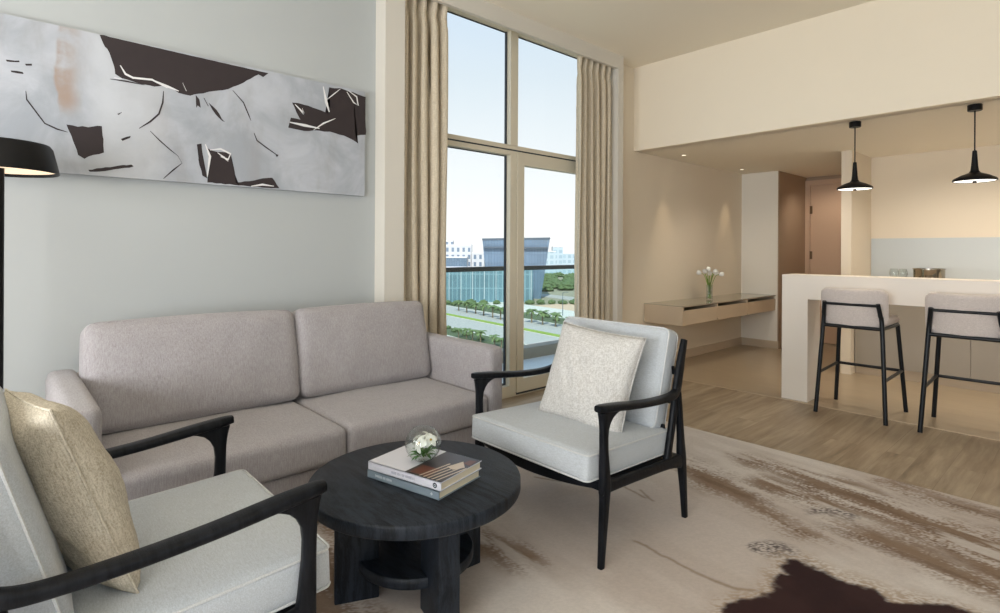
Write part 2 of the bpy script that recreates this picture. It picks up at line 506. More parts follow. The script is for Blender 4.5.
def cushion(bm, hx, hy, hz, r=0.03, crown=0.02, seg=18, crown_b=None, bow=0.0, wrinkle=0.0, seed=1, mi=0, off=(0, 0, 0)):
    """padded box: rounded edges, crowned faces"""
    if crown_b is None: crown_b = crown
    rnd = random.Random(seed); ph = [rnd.uniform(0, 6.28) for _ in range(8)]
    tmp = bmesh.new(); bmesh.ops.create_cube(tmp, size=2)
    bmesh.ops.subdivide_edges(tmp, edges=tmp.edges, cuts=seg, use_grid_fill=True)
    vm = {}
    for v in tmp.verts:
        x, y, z = v.co
        # concentrate samples near the edges
        g = lambda t: math.copysign(1 - (1 - abs(t)) ** 1.6, t)
        x, y, z = g(x), g(y), g(z)
        q = Vector((x * hx, y * hy, z * hz))
        inner = Vector((max(-(hx - r), min(hx - r, q.x)), max(-(hy - r), min(hy - r, q.y)), max(-(hz - r), min(hz - r, q.z))))
        dlt = q - inner
        if dlt.length > 1e-9: q = inner + dlt.normalized() * r if dlt.length > r * 0.0 else q
        u, w = q.x / hx, q.y / hy
        k = max(0, 1 - u * u) ** 0.7 * max(0, 1 - w * w) ** 0.7
        q.z += (crown if q.z > 0 else -crown_b) * k * min(1, abs(q.z) / max(hz - r * 0.5, 1e-3))
        kz = max(0, 1 - (q.z / hz) ** 2)
        if bow:
            q.y += math.copysign(bow, q.y) * max(0, 1 - u * u) * kz * (abs(q.y) / hy)
            q.x += math.copysign(bow, q.x) * max(0, 1 - w * w) * kz * (abs(q.x) / hx)
        if wrinkle:
            wv = (math.sin(9 * q.x + 14 * q.y + ph[0]) + math.sin(23 * q.x - 11 * q.y + ph[1]) * 0.6 + math.sin(31 * q.y + 7 * q.x + ph[2]) * 0.4
                  + math.sin(47 * q.x + 19 * q.y + ph[3]) * 0.25)
            q.z += wrinkle * wv * (1 if q.z > 0 else -1) * min(1, abs(q.z) / hz)
        vm[v] = bm.verts.new(q + Vector(off))
    for f in tmp.faces: bm.faces.new([vm[v] for v in f.verts]).material_index = mi
    tmp.free(); return bm


def rrect(hx, hy, r, z, n=6, off=(0, 0, 0)):
    P = []
    for cx, cy, a0 in ((hx - r, hy - r, 0), (-(hx - r), hy - r, PI / 2), (-(hx - r), -(hy - r), PI), (hx - r, -(hy - r), 1.5 * PI)):
        for k in range(n + 1):
            a = a0 + PI / 2 * k / n
            P.append(Vector((cx + r * math.cos(a), cy + r * math.sin(a), z)) + Vector(off))
    return P


def throw_pillow(bm, h=0.22, t=0.075, n=26, mi=0, seed=3, pinch=0.05):
    """square scatter cushion in the local XZ plane, thickness on Y"""
    rnd = random.Random(seed); ph = [rnd.uniform(0, 6) for _ in range(6)]
    grid = {}
    for s in (1, -1):
        for i in range(n + 1):
            for j in range(n + 1):
                u = -1 + 2 * i / n; w = -1 + 2 * j / n
                edge = i in (0, n) or j in (0, n)
                if edge and s == -1: grid[(s, i, j)] = grid[(1, i, j)]; continue
                x = u * h * (1 - pinch * (1 - w * w)); z = w * h * (1 - pinch * (1 - u * u))
                th = t * (max(0, (1 - u ** 2)) ** 0.42) * (max(0, (1 - w ** 2)) ** 0.42)
                th *= 1 + 0.06 * math.sin(5 * u + 3 * w + ph[0]) + 0.05 * math.sin(-4 * u + 7 * w + ph[1])
                th += 0.004 * math.sin(16 * u + 9 * w + ph[2]) * (1 - u * u) * (1 - w * w)
                grid[(s, i, j)] = bm.verts.new((x, s * th, z))
    for s in (1, -1):
        for i in range(n):
            for j in range(n):
                q = [grid[(s, i, j)], grid[(s, i + 1, j)], grid[(s, i + 1, j + 1)], grid[(s, i, j + 1)]]
                bm.faces.new(q if s == 1 else q[::-1]).material_index = mi
    return bm


def copy_tree(o, parent=None):
    c = o.copy(); COL.objects.link(c)
    if parent: c.parent = parent
    for ch in list(o.children): copy_tree(ch, c)
    return c


def struct(name, bm, mat, **kw):
    o = obj(name, bm, mat, smooth=False, **kw); o['kind'] = 'structure'; return o


# ------------------------------------------------------------------ room shell
XW = -3.42          # long wall plane
XS = -3.29          # window surround
XF = -3.50          # window frame face
CEIL = 3.22; SOF = 2.337
YS = 5.013; YF = 5.03; YN = 7.585; X4 = -2.942; YD = 8.564; YK = 7.28
XR = 3.45; YB = -2.65
REC0, REC1, RECZ = 2.085, 4.555, 3.085

struct('floor', box(B(), XW - 0.15, XR, YB, YF, -0.12, 0), M['floor'])
struct('floor', box(B(), XW - 0.15, XR, YF, YD + 0.2, -0.12, 0), M['tile'])
struct('trim_1', box(B(), XW, XR, YF - 0.004, YF + 0.004, 0, 0.0025), M['skirt'])
struct('ceiling', box(B(), XW - 0.16, XR + 0.1, YB - 0.1, YS + 0.12, CEIL, CEIL + 0.15), M['ceil'])
struct('ceiling', box(B(), XW - 0.2, XR + 0.1, YS + 0.10, YD + 0.2, SOF, SOF + 0.15), M['ceil'])
struct('wall_upper', box(B(), XW - 0.1, XR, YS, YS + 0.12, SOF, CEIL + 0.05), plain('upper_wall_paint', srgb(245, 233, 212), 0.85, var=0.01))
# left wall: sofa stretch, then the desk stretch
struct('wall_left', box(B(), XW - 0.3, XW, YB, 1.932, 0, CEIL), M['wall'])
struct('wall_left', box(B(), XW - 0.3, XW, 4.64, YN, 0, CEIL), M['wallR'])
# window surround with its curtain pocket
bm = B()
box(bm, XW - 0.16, XS, 1.932, REC0, 0, CEIL)
box(bm, XW - 0.16, XS, REC1, 4.64, 0, CEIL)
box(bm, XS - 0.035, XS, REC0, REC1, RECZ, CEIL)
struct('wall_window', bm, plain('surround_paint', srgb(218, 212, 200), 0.8, var=0.01))
struct('wall_niche', box(B(), XW - 0.1, X4, YN, YD, 0, SOF), [plain('niche_paint', srgb(236, 230, 218), 0.8, var=0.01)])
struct('wall_corridor', box(B(), X4, X4 + 0.012, YN + 0.006, YD, 0, SOF), M['taupe'])
struct('wall_corridor_end', box(B(), X4, XR, YD, YD + 0.12, 0, SOF), M['taupe'])
struct('wall_stub', box(B(), -1.911, -1.816, 6.58, YD, 0, SOF), M['wallR'])
struct('wall_kitchen', box(B(), -1.816, XR, YK, YK + 0.12, 0, SOF), M['wallR'])
struct('wall_right', box(B(), XR, XR + 0.12, YB, YD, 0, CEIL), M['wall'])
struct('wall_rear', box(B(), XW - 0.3, XR, YB - 0.12, YB, 0, CEIL), M['wall'])
struct('baseboard_left', box(B(), XW, XW + 0.014, 4.64, YN, 0, 0.10), M['skirt'], bevel=0.002)
struct('baseboard_sofa', box(B(), XW, XW + 0.014, YB, 1.932, 0, 0.10), M['skirt'], bevel=0.002)
struct('baseboard_niche', box(B(), XW + 0.014, X4 + 0.012, YN - 0.014, YN, 0, 0.10), M['skirt'], bevel=0.002)
struct('baseboard_corridor', box(B(), X4 + 0.012, X4 + 0.026, YN, YD, 0, 0.10), M['taupe'], bevel=0.002)
struct('baseboard_window', box(B(), XS, XS + 0.012, REC1, 4.645, 0, 0.10), M['skirt'], bevel=0.002)

# corridor door
dr = empty('door_1', (-2.555, YD, 0)); dr['kind'] = 'structure'
bm = B()
for a in ((-0.385, -0.315, -0.045, 0, 0, 2.215), (0.60, 0.655, -0.045, 0, 0, 2.215), (-0.385, 0.655, -0.045, 0, 2.215, 2.285)): box(bm, *a)
obj('door_frame', bm, M['doorpaint'], dr, smooth=False, bevel=0.003)
bm = box(B(), -0.312, 0.598, -0.028, 0, 0.01, 2.14); obj('door_leaf', bm, M['doorpaint'], dr, smooth=False, bevel=0.002)
bm = box(B(), -0.315, 0.60, -0.012, 0, 2.14, 2.215); obj('door_head', bm, M['doorpaint'], dr, smooth=False)
for z in (1.87, 1.23, 0.3):
    bm = B(); box(bm, -0.318, -0.285, -0.036, -0.028, z - 0.055, z + 0.055); tube(bm, [(-0.318, -0.038, z - 0.06), (-0.318, -0.038, z + 0.06)], 0.007)
    obj('hinge', bm, M['hinge'], dr, smooth=False)
bm = B(); tube(bm, [(0.52, -0.03, 1.02), (0.52, -0.075, 1.02), (0.40, -0.075, 1.02)], 0.009); lathe(bm, [(0, 0), (0.025, 0)], 16, (0.52, -0.03, 1.02))
obj('door_handle', bm, M['steel'], dr)

# ------------------------------------------------------------------ glazing
def clear_glass(name, tint=(0.97, 0.985, 0.985, 1), refl=0.12):
    n = N(name); n.t.nodes.remove(n.b)
    tr = n.new('ShaderNodeBsdfTransparent'); tr.inputs[0].default_value = tint
    gl = n.new('ShaderNodeBsdfGlossy'); gl.inputs['Roughness'].default_value = 0.02
    fr = n.new('ShaderNodeLayerWeight'); fr.inputs[0].default_value = 0.5
    fr_ = n.math('MULTIPLY_ADD', n.math('POWER', fr.outputs['Facing'], 4.0), 0.9, 0.04)
    mx = n.new('ShaderNodeMixShader')
    n.put(mx.inputs[0], n.math('MULTIPLY', fr_, refl * 5)); n.put(mx.inputs[1], tr.outputs[0]); n.put(mx.inputs[2], gl.outputs[0])
    n.put(n.out.inputs[0], mx.outputs[0]); return n.m


M['pane'] = clear_glass('window_pane_glass', refl=0.06)
M['railglass'] = clear_glass('balustrade_glass', (0.87, 0.95, 0.955, 1), 0.10)
M['vaseglass'] = clear_glass('clear_vase_glass', (0.95, 0.97, 0.97, 1), 0.3)

win = empty('window_1', (XF, 0, 0)); win['kind'] = 'structure'
D = 0.07
bm = B()
box(bm, -D, 0, REC0 - 0.06, REC1 + 0.06, 3.178, 3.215)                      # head
box(bm, -D, 0, REC0 - 0.06, REC0 + 0.03, 0, 3.178); box(bm, -D, 0, REC1 - 0.03, REC1 + 0.06, 0, 3.178)
box(bm, -D, 0, 3.29, 3.378, 2.19, 3.178)                                  # upper mullion
box(bm, -D, 0, REC0, REC1, 2.10, 2.188)                                   # transom
box(bm, -D, 0, 3.29, 3.366, 0, 2.10)                                      # lower mullion
box(bm, -D, 0, REC0, 3.29, 0, 0.10)                                       # sill of the fixed light
box(bm, -D, 0.0, 3.366, REC1, 0, 0.022)
obj('window_frame', bm, M['frame'], win, smooth=False, bevel=0.003)
bm = B()
box(bm, -0.004, 0.0015, REC0, REC1, 2.139, 2.151)                          # black shadow gap of the transom
for y0, y1, z0, z1 in ((REC0 + 0.03, 3.29, 2.188, 3.178), (3.378, REC1 - 0.03, 2.188, 3.178), (REC0 + 0.03, 3.29, 0.10, 2.10)):
    box(bm, -D + 0.002, -D + 0.022, y0, y0 + 0.012, z0, z1); box(bm, -D + 0.002, -D + 0.022, y1 - 0.012, y1, z0, z1)
    box(bm, -D + 0.002, -D + 0.022, y0, y1, z0, z0 + 0.012); box(bm, -D + 0.002, -D + 0.012, y0, y1, z1 - 0.007, z1)
obj('gasket', bm, M['gasket'], win, smooth=False)
for i, (y0, y1, z0, z1) in enumerate(((REC0, 3.29, 2.188, 3.178), (3.378, REC1, 2.188, 3.178), (REC0, 3.29, 0.10, 2.10))):
    obj('glass_pane', box(B(), -D + 0.008, -D + 0.014, y0, y1, z0, z1), M['pane'], win, smooth=False)
dl = empty('door_2', (XF, 3.37, 0)); dl['kind'] = 'structure'
bm = B(); Y1 = REC1 - 3.37 - 0.03
box(bm, -0.055, 0.012, 0, 0.078, 0.03, 2.125); box(bm, -0.055, 0.012, Y1 - 0.07, Y1, 0.03, 2.125)
box(bm, -0.055, 0.012, 0.078, Y1 - 0.07, 2.025, 2.125); box(bm, -0.055, 0.012, 0.078, Y1 - 0.07, 0.03, 0.145)
obj('leaf_frame', bm, M['frame'], dl, smooth=False, bevel=0.003)
obj('leaf_seal', box(B(), -0.03, 0.006, 0.0, Y1, 0.012, 0.03), M['gasket'], dl, smooth=False)
obj('glass_pane', box(B(), -0.03, -0.024, 0.07, Y1 - 0.06, 0.14, 2.03), M['pane'], dl, smooth=False)

# ------------------------------------------------------------------ curtains
def curtain(y0, y1, npl, seed, label):
    rnd = random.Random(seed); bm = B(); ny = npl * 14; nz = 44; X0 = -3.375
    ph = [rnd.uniform(-0.5, 0.5) for _ in range(npl + 2)]; am = [rnd.uniform(0.75, 1.15) for _ in range(npl + 2)]
    top, bot = 3.13, 0.015; rows = []
    for k in range(nz + 1):
        z = top + (bot - top) * k / nz; row = []
        s = k / nz
        for i in range(ny + 1):
            u = i / ny; c = u * npl; j = int(min(c, npl - 1)); fr = c - j
            a = 0.048 * (am[j] * (1 - fr) + am[j + 1] * fr)
            phase = ph[j] * (1 - fr) + ph[j + 1] * fr
            wv = math.sin(2 * PI * c + phase * min(1, s * 5) + 0.5 * math.sin(3 * s + j))
            wv = math.copysign(abs(wv) ** 0.8, wv)
            pinch = 1 - 0.35 * math.exp(-((z - 2.98) / 0.05) ** 2)
            x = X0 + a * wv * pinch + 0.012 * math.sin(2 * PI * c * 0.5 + 2.2 * s + seed) * s
            y = y0 + (y1 - y0) * u + 0.012 * math.sin(4 * PI * c + seed) * (1 if s > 0.06 else 0.4) + 0.010 * math.sin(2.5 * s * PI + j * 1.7) * s
            row.append(bm.verts.new((x, y, z)))
        rows.append(row)
    for a, b in zip(rows, rows[1:]):
        for i in range(ny): bm.faces.new([a[i], a[i + 1], b[i + 1], b[i]])
    root = empty('curtain', (0, 0, 0), 0, label, 'curtain')
    o = obj('curtain_panel', bm, M['curtain'], root, auto=180)
    sm = o.modifiers.new('thick', 'SOLIDIFY'); sm.thickness = 0.003
    for i in range(npl):
        y = y0 + (y1 - y0) * (i + 0.5) / npl
        obj('hook', tube(B(), [(X0, y, 3.12), (X0, y, 3.20)], 0.004, 6), M['steel'], root)
    return root


curtain(2.10, 2.525, 5, 3, 'long beige linen curtain gathered at the left side of the tall window, behind the sofa')
curtain(4.02, 4.54, 6, 8, 'long beige linen curtain gathered at the right side of the tall window')
tag(obj('curtain_track', box(B(), -3.395, -3.355, REC0, REC1, 3.198, 3.213), M['frame'], smooth=False),
    'slim curtain track hidden in the pocket above the tall window', 'curtain rail')
struct('ceiling_pocket', box(B(), XW - 0.16, XS - 0.035, REC0, REC1, 3.214, 3.22), M['ceil'])

# ------------------------------------------------------------------ painting
def painting():
    root = empty('painting', (XW + 0.003, 0.7, 1.99), 0, 'wide abstract canvas in pale grey with dark brown strokes on the wall above the sofa', 'painting')
    y0, y1, z0, z1 = -1.30, 1.132, -0.357, 0.345
    n = N('canvas_ground'); co = n.co()
    a = n.noise(co, 3.0, 6, 0.6, dist=0.6); b = n.noise(n.mapping(co, (1, 3, 1)), 1.4, 5, 0.6)
    c = n.mix(n.smooth(a, 0.35, 0.7), srgb(164, 168, 174), srgb(190, 193, 199))
    c = n.mix(n.math('MULTIPLY', n.smooth(b, 0.48, 0.68), 0.5), c, srgb(158, 156, 156))
    # warm rubbed stripe near the left end
    sxn = n.new('ShaderNodeSeparateXYZ'); n.put(sxn.inputs[0], co)
    yy = n.math('ADD', sxn.outputs['Y'], n.math('MULTIPLY_ADD', n.noise(co, 6, 3), 0.06, -0.03))
    st = n.math('MULTIPLY', n.smooth(yy, -0.495, -0.482), n.math('SUBTRACT', 1.0, n.smooth(yy, -0.46, -0.38)))
    st = n.math('MULTIPLY', st, n.smooth(sxn.outputs['Z'], -0.12, 0.0))
    c = n.mix(n.math('MULTIPLY', st, n.smooth(n.noise(co, 9, 4), 0.3, 0.6)), c, srgb(166, 148, 136))
    wh = n.math('MULTIPLY', n.smooth(yy, -0.42, -0.30), n.math('SUBTRACT', 1.0, n.smooth(yy, -0.12, 0.02)))
    c = n.mix(n.math('MULTIPLY', wh, 0.55), c, srgb(204, 206, 209))
    n.set(c, 0.8, 0, 0.2); n.bump(n.noise(co, 260, 2), 0.3, 0.001)
    dark = plain('painted_umber', srgb(50, 40, 41), 0.7, var=0.12, scale=20, bump=0.2)
    white = plain('painted_white', srgb(232, 231, 230), 0.7)
    bm = box(B(), 0.004, 0.034, y0, y1, z0, z1, 0)
    obj('canvas', bm, n.m, root, smooth=False, bevel=0.0015)
    bm = B()
    for i, (mi, poly) in enumerate(PAINT):
        vs = [bm.verts.new((0.0346 + 0.00004 * i, y, z)) for y, z in poly]; m = len(vs)
        if mi == 0: bm.faces.new(vs).material_index = 0
        else:
            for k in range(m // 2 - 1): bm.faces.new([vs[k], vs[k + 1], vs[m - 2 - k], vs[m - 1 - k]]).material_index = mi % 2
    bmesh.ops.triangulate(bm, faces=bm.faces)
    for f in bm.faces:
        f.normal_update()
        if f.normal.x < 0: f.normal_flip()
    me = bpy.data.meshes.new('paint_strokes'); bm.to_mesh(me); bm.free(); me.materials.append(dark); me.materials.append(white)
    o = bpy.data.objects.new('paint_strokes', me); COL.objects.link(o); o.parent = root
    bm = B()
    for a in ((0, 0.004, y0 + .01, y1 - .01, z0 + .01, z1 - .01),): box(bm, *a)
    obj('stretcher', bm, M['doorpaint'], root, smooth=False)


PAINT = [(0, [(-0.325, 0.343), (-0.306, 0.346), (-0.285, 0.343), (-0.265, 0.343), (-0.248, 0.343), (-0.23, 0.342), (-0.212, 0.342), (-0.194, 0.342), (-0.176, 0.342), (-0.157, 0.341), (-0.138, 0.341), (-0.12, 0.341), (-0.101, 0.34), (-0.082, 0.34), (-0.062, 0.34), (-0.043, 0.339), (-0.023, 0.339), (-0.004, 0.339), (0.016, 0.338), (0.037, 0.338), (0.057, 0.338), (0.078, 0.337), (0.098, 0.337), (0.118, 0.337), (0.139, 0.337), (0.16, 0.336), (0.18, 0.336), (0.202, 0.336), (0.223, 0.335), (0.245, 0.335), (0.266, 0.335), (0.288, 0.334), (0.31, 0.334), (0.333, 0.334), (0.355, 0.334), (0.378, 0.333), (0.401, 0.333), (0.424, 0.333), (0.448, 0.332), (0.472, 0.332), (0.496, 0.332), (0.465, 0.302), (0.439, 0.312), (0.417, 0.297), (0.394, 0.277), (0.373, 0.263), (0.354, 0.245), (0.327, 0.227), (0.296, 0.209), (0.272, 0.192), (0.243, 0.18), (0.221, 0.174), (0.193, 0.165), (0.17, 0.157), (0.144, 0.143), (0.122, 0.137), (0.1, 0.129), (0.079, 0.118), (0.049, 0.119), (0.023, 0.122), (0.004, 0.134), (-0.014, 0.142), (-0.03, 0.152), (-0.051, 0.147), (-0.07, 0.139), (-0.091, 0.133), (-0.111, 0.135), (-0.128, 0.135), (-0.15, 0.135), (-0.167, 0.137), (-0.187, 0.141), (-0.209, 0.145), (-0.233, 0.147), (-0.26, 0.162), (-0.262, 0.185), (-0.266, 0.204), (-0.268, 0.227), (-0.276, 0.242), (-0.284, 0.262), (-0.293, 0.28), (-0.304, 0.29), (-0.312, 0.308)]), (0, [(-0.453, -0.123), (-0.431, -0.123), (-0.409, -0.127), (-0.391, -0.121), (-0.369, -0.123), (-0.351, -0.117), (-0.332, -0.11), (-0.314, -0.109), (-0.313, -0.131), (-0.312, -0.15), (-0.307, -0.174), (-0.308, -0.195), (-0.308, -0.218), (-0.305, -0.24), (-0.325, -0.25), (-0.348, -0.257), (-0.366, -0.266), (-0.383, -0.28), (-0.408, -0.264), (-0.413, -0.24), (-0.421, -0.216), (-0.428, -0.197), (-0.433, -0.177), (-0.44, -0.159), (-0.447, -0.142)]), (0, [(0.638, 0.183), (0.679, 0.187), (0.714, 0.183), (0.74, 0.182), (0.771, 0.175), (0.795, 0.172), (0.827, 0.167), (0.852, 0.16), (0.884, 0.16), (0.885, 0.191), (0.885, 0.214), (0.883, 0.243), (0.878, 0.266), (0.88, 0.299), (0.878, 0.325), (0.914, 0.326), (0.954, 0.335), (0.983, 0.331), (1.015, 0.325), (1.045, 0.326), (1.076, 0.319), (1.106, 0.313), (1.137, 0.311), (1.135, 0.285), (1.134, 0.256), (1.133, 0.224), (1.136, 0.2), (1.135, 0.171), (1.136, 0.143), (1.138, 0.113), (1.142, 0.082), (1.139, 0.057), (1.097, 0.05), (1.063, 0.039), (1.083, -0.009), (1.047, 0.009), (1.009, 0.021), (0.981, 0.029), (0.949, 0.031), (0.916, 0.037), (0.884, 0.041), (0.845, 0.035), (0.813, 0.037), (0.777, 0.034), (0.746, 0.024), (0.715, 0.02), (0.678, 0.024), (0.644, 0.024), (0.615, 0.026), (0.624, 0.06), (0.631, 0.089), (0.663, 0.089), (0.69, 0.087), (0.666, 0.127), (0.653, 0.157)]), (0, [(0.165, -0.157), (0.192, -0.168), (0.218, -0.172), (0.24, -0.169), (0.262, -0.169), (0.286, -0.168), (0.291, -0.193), (0.293, -0.215), (0.3, -0.243), (0.308, -0.268), (0.311, -0.291), (0.315, -0.335), (0.34, -0.332), (0.364, -0.324), (0.392, -0.321), (0.415, -0.315), (0.441, -0.308), (0.464, -0.298), (0.497, -0.292), (0.521, -0.289), (0.536, -0.307), (0.547, -0.327), (0.564, -0.348), (0.542, -0.349), (0.516, -0.352), (0.488, -0.352), (0.464, -0.353), (0.434, -0.349), (0.409, -0.351), (0.385, -0.351), (0.357, -0.349), (0.334, -0.351), (0.31, -0.35), (0.281, -0.347), (0.257, -0.351), (0.237, -0.347), (0.212, -0.35), (0.191, -0.346), (0.166, -0.348), (0.172, -0.321), (0.172, -0.288), (0.179, -0.262), (0.175, -0.234), (0.174, -0.211), (0.17, -0.185)]), (0, [(0.113, -0.143), (0.136, -0.136), (0.138, -0.163), (0.142, -0.193), (0.144, -0.223), (0.152, -0.25), (0.154, -0.277), (0.16, -0.298), (0.166, -0.326), (0.141, -0.312), (0.136, -0.283), (0.126, -0.256), (0.121, -0.226), (0.122, -0.196), (0.118, -0.172)]), (0, [(-0.368, -0.332), (-0.352, -0.33), (-0.333, -0.321), (-0.315, -0.318), (-0.298, -0.312), (-0.279, -0.31), (-0.263, -0.305), (-0.243, -0.298), (-0.225, -0.293), (-0.21, -0.293), (-0.19, -0.287), (-0.179, -0.295), (-0.197, -0.304), (-0.218, -0.307), (-0.241, -0.314), (-0.261, -0.319), (-0.279, -0.325), (-0.299, -0.331), (-0.321, -0.336), (-0.339, -0.339), (-0.362, -0.341)]), (0, [(-0.672, 0.138), (-0.656, 0.139), (-0.64, 0.14), (-0.626, 0.144), (-0.624, 0.137), (-0.637, 0.134), (-0.655, 0.131), (-0.668, 0.13)]), (0, [(-0.605, 0.134), (-0.581, 0.14), (-0.581, 0.131), (-0.602, 0.126)]), (0, [(-0.655, 0.092), (-0.635, 0.095), (-0.613, 0.094), (-0.61, 0.086), (-0.63, 0.084), (-0.652, 0.085)]), (0, [(0.106, 0.127), (0.124, 0.106), (0.128, 0.083), (0.131, 0.061), (0.116, 0.071), (0.109, 0.057), (0.107, 0.09)]), (0, [(0.17, 0.097), (0.191, 0.081), (0.213, 0.062), (0.227, 0.042), (0.239, 0.018), (0.257, 0.001), (0.241, 0.007), (0.22, 0.024), (0.205, 0.04), (0.19, 0.061), (0.184, 0.079)]), (0, [(-0.235, -0.162), (-0.213, -0.149), (-0.193, -0.141), (-0.196, -0.151), (-0.228, -0.171)]), (0, [(0.041, 0.172), (0.058, 0.163), (0.078, 0.159), (0.09, 0.124), (0.064, 0.127), (0.055, 0.152)]), (0, [(-0.251, -0.038), (-0.229, -0.024), (-0.245, -0.042)]), (0, [(0.538, -0.144), (0.558, -0.148), (0.547, -0.163)]), (2, [(-0.603, 0.008), (-0.601, -0.032), (-0.567, -0.084), (-0.535, -0.133), (-0.489, -0.154), (-0.448, -0.16), (-0.448, -0.158), (-0.487, -0.147), (-0.532, -0.128), (-0.563, -0.08), (-0.597, -0.028), (-0.601, 0.009)]), (2, [(-0.049, 0.118), (-0.055, 0.057), (-0.072, -0.005), (-0.11, -0.05), (-0.157, -0.095), (-0.156, -0.098), (-0.105, -0.057), (-0.065, -0.009), (-0.047, 0.057), (-0.046, 0.118)]), (2, [(-0.108, -0.104), (-0.066, -0.149), (-0.022, -0.187), (0.024, -0.221), (0.025, -0.22), (-0.019, -0.183), (-0.063, -0.144), (-0.107, -0.102)]), (2, [(0.039, -0.255), (-0.004, -0.294), (-0.047, -0.345), (-0.045, -0.347), (0.0, -0.3), (0.04, -0.257)]), (2, [(0.021, -0.221), (0.041, -0.256), (0.042, -0.255), (0.022, -0.22)]), (2, [(0.295, 0.189), (0.352, 0.129), (0.383, 0.058), (0.396, 0.032), (0.398, 0.033), (0.389, 0.061), (0.357, 0.134), (0.297, 0.191)]), (2, [(0.413, -0.037), (0.429, -0.081), (0.482, -0.115), (0.546, -0.151), (0.548, -0.148), (0.486, -0.109), (0.434, -0.076), (0.416, -0.036)]), (2, [(0.145, 0.117), (0.168, 0.075), (0.171, 0.077), (0.148, 0.119)]), (2, [(-0.281, 0.131), (-0.217, 0.131), (-0.134, 0.131), (-0.134, 0.134), (-0.216, 0.139), (-0.28, 0.134)]), (1, [(-0.241, 0.21), (-0.22, 0.167), (-0.185, 0.154), (-0.101, 0.162), (-0.031, 0.136), (-0.03, 0.139), (-0.099, 0.172), (-0.183, 0.164), (-0.214, 0.176), (-0.238, 0.212)]), (1, [(-0.101, 0.165), (-0.032, 0.14), (0.023, 0.13), (0.024, 0.134), (-0.028, 0.152), (-0.099, 0.169)]), (1, [(0.92, 0.133), (0.836, 0.091), (0.775, 0.037), (0.777, 0.035), (0.841, 0.082), (0.921, 0.13)]), (1, [(0.834, 0.32), (0.849, 0.22), (0.876, 0.165), (0.882, 0.168), (0.867, 0.227), (0.84, 0.323)]), (1, [(0.998, 0.318), (1.045, 0.255), (1.086, 0.243), (1.074, 0.304), (1.008, 0.332), (1.006, 0.33), (1.066, 0.297), (1.077, 0.246), (1.052, 0.262), (1.001, 0.321)]), (1, [(0.953, 0.331), (0.899, 0.283), (0.862, 0.245), (0.864, 0.243), (0.904, 0.278), (0.955, 0.329)]), (1, [(0.655, 0.173), (0.711, 0.119), (0.704, 0.161), (0.7, 0.158), (0.718, 0.133), (0.658, 0.177)]), (1, [(0.624, 0.057), (0.713, 0.047), (0.813, 0.048), (0.814, 0.054), (0.716, 0.064), (0.625, 0.063)]), (1, [(0.153, -0.139), (0.172, -0.203), (0.163, -0.316), (0.168, -0.316), (0.185, -0.201), (0.157, -0.136)]), (1, [(0.179, -0.168), (0.233, -0.158), (0.282, -0.178), (0.272, -0.203), (0.234, -0.194), (0.233, -0.198), (0.275, -0.213), (0.29, -0.171), (0.234, -0.148), (0.178, -0.164)]), (1, [(0.399, -0.352), (0.464, -0.341), (0.53, -0.341), (0.53, -0.337), (0.463, -0.329), (0.399, -0.348)]), (1, [(-0.265, 0.14), (-0.233, 0.141), (-0.232, 0.145), (-0.264, 0.144)]), (1, [(0.217, -0.178), (0.251, -0.204), (0.273, -0.22), (0.275, -0.218), (0.256, -0.196), (0.218, -0.175)]), (1, [(0.041, 0.18), (0.059, 0.138), (0.061, 0.14), (0.042, 0.181)])]
#PAINTDATA
painting()

# ------------------------------------------------------------------ rug
tag(rug_object(-2.46, 1.60, -0.9, 3.68, 0.014), 'large pale grey rug with tan brushmarks and a dark plum pool, under the armchairs', 'rug')

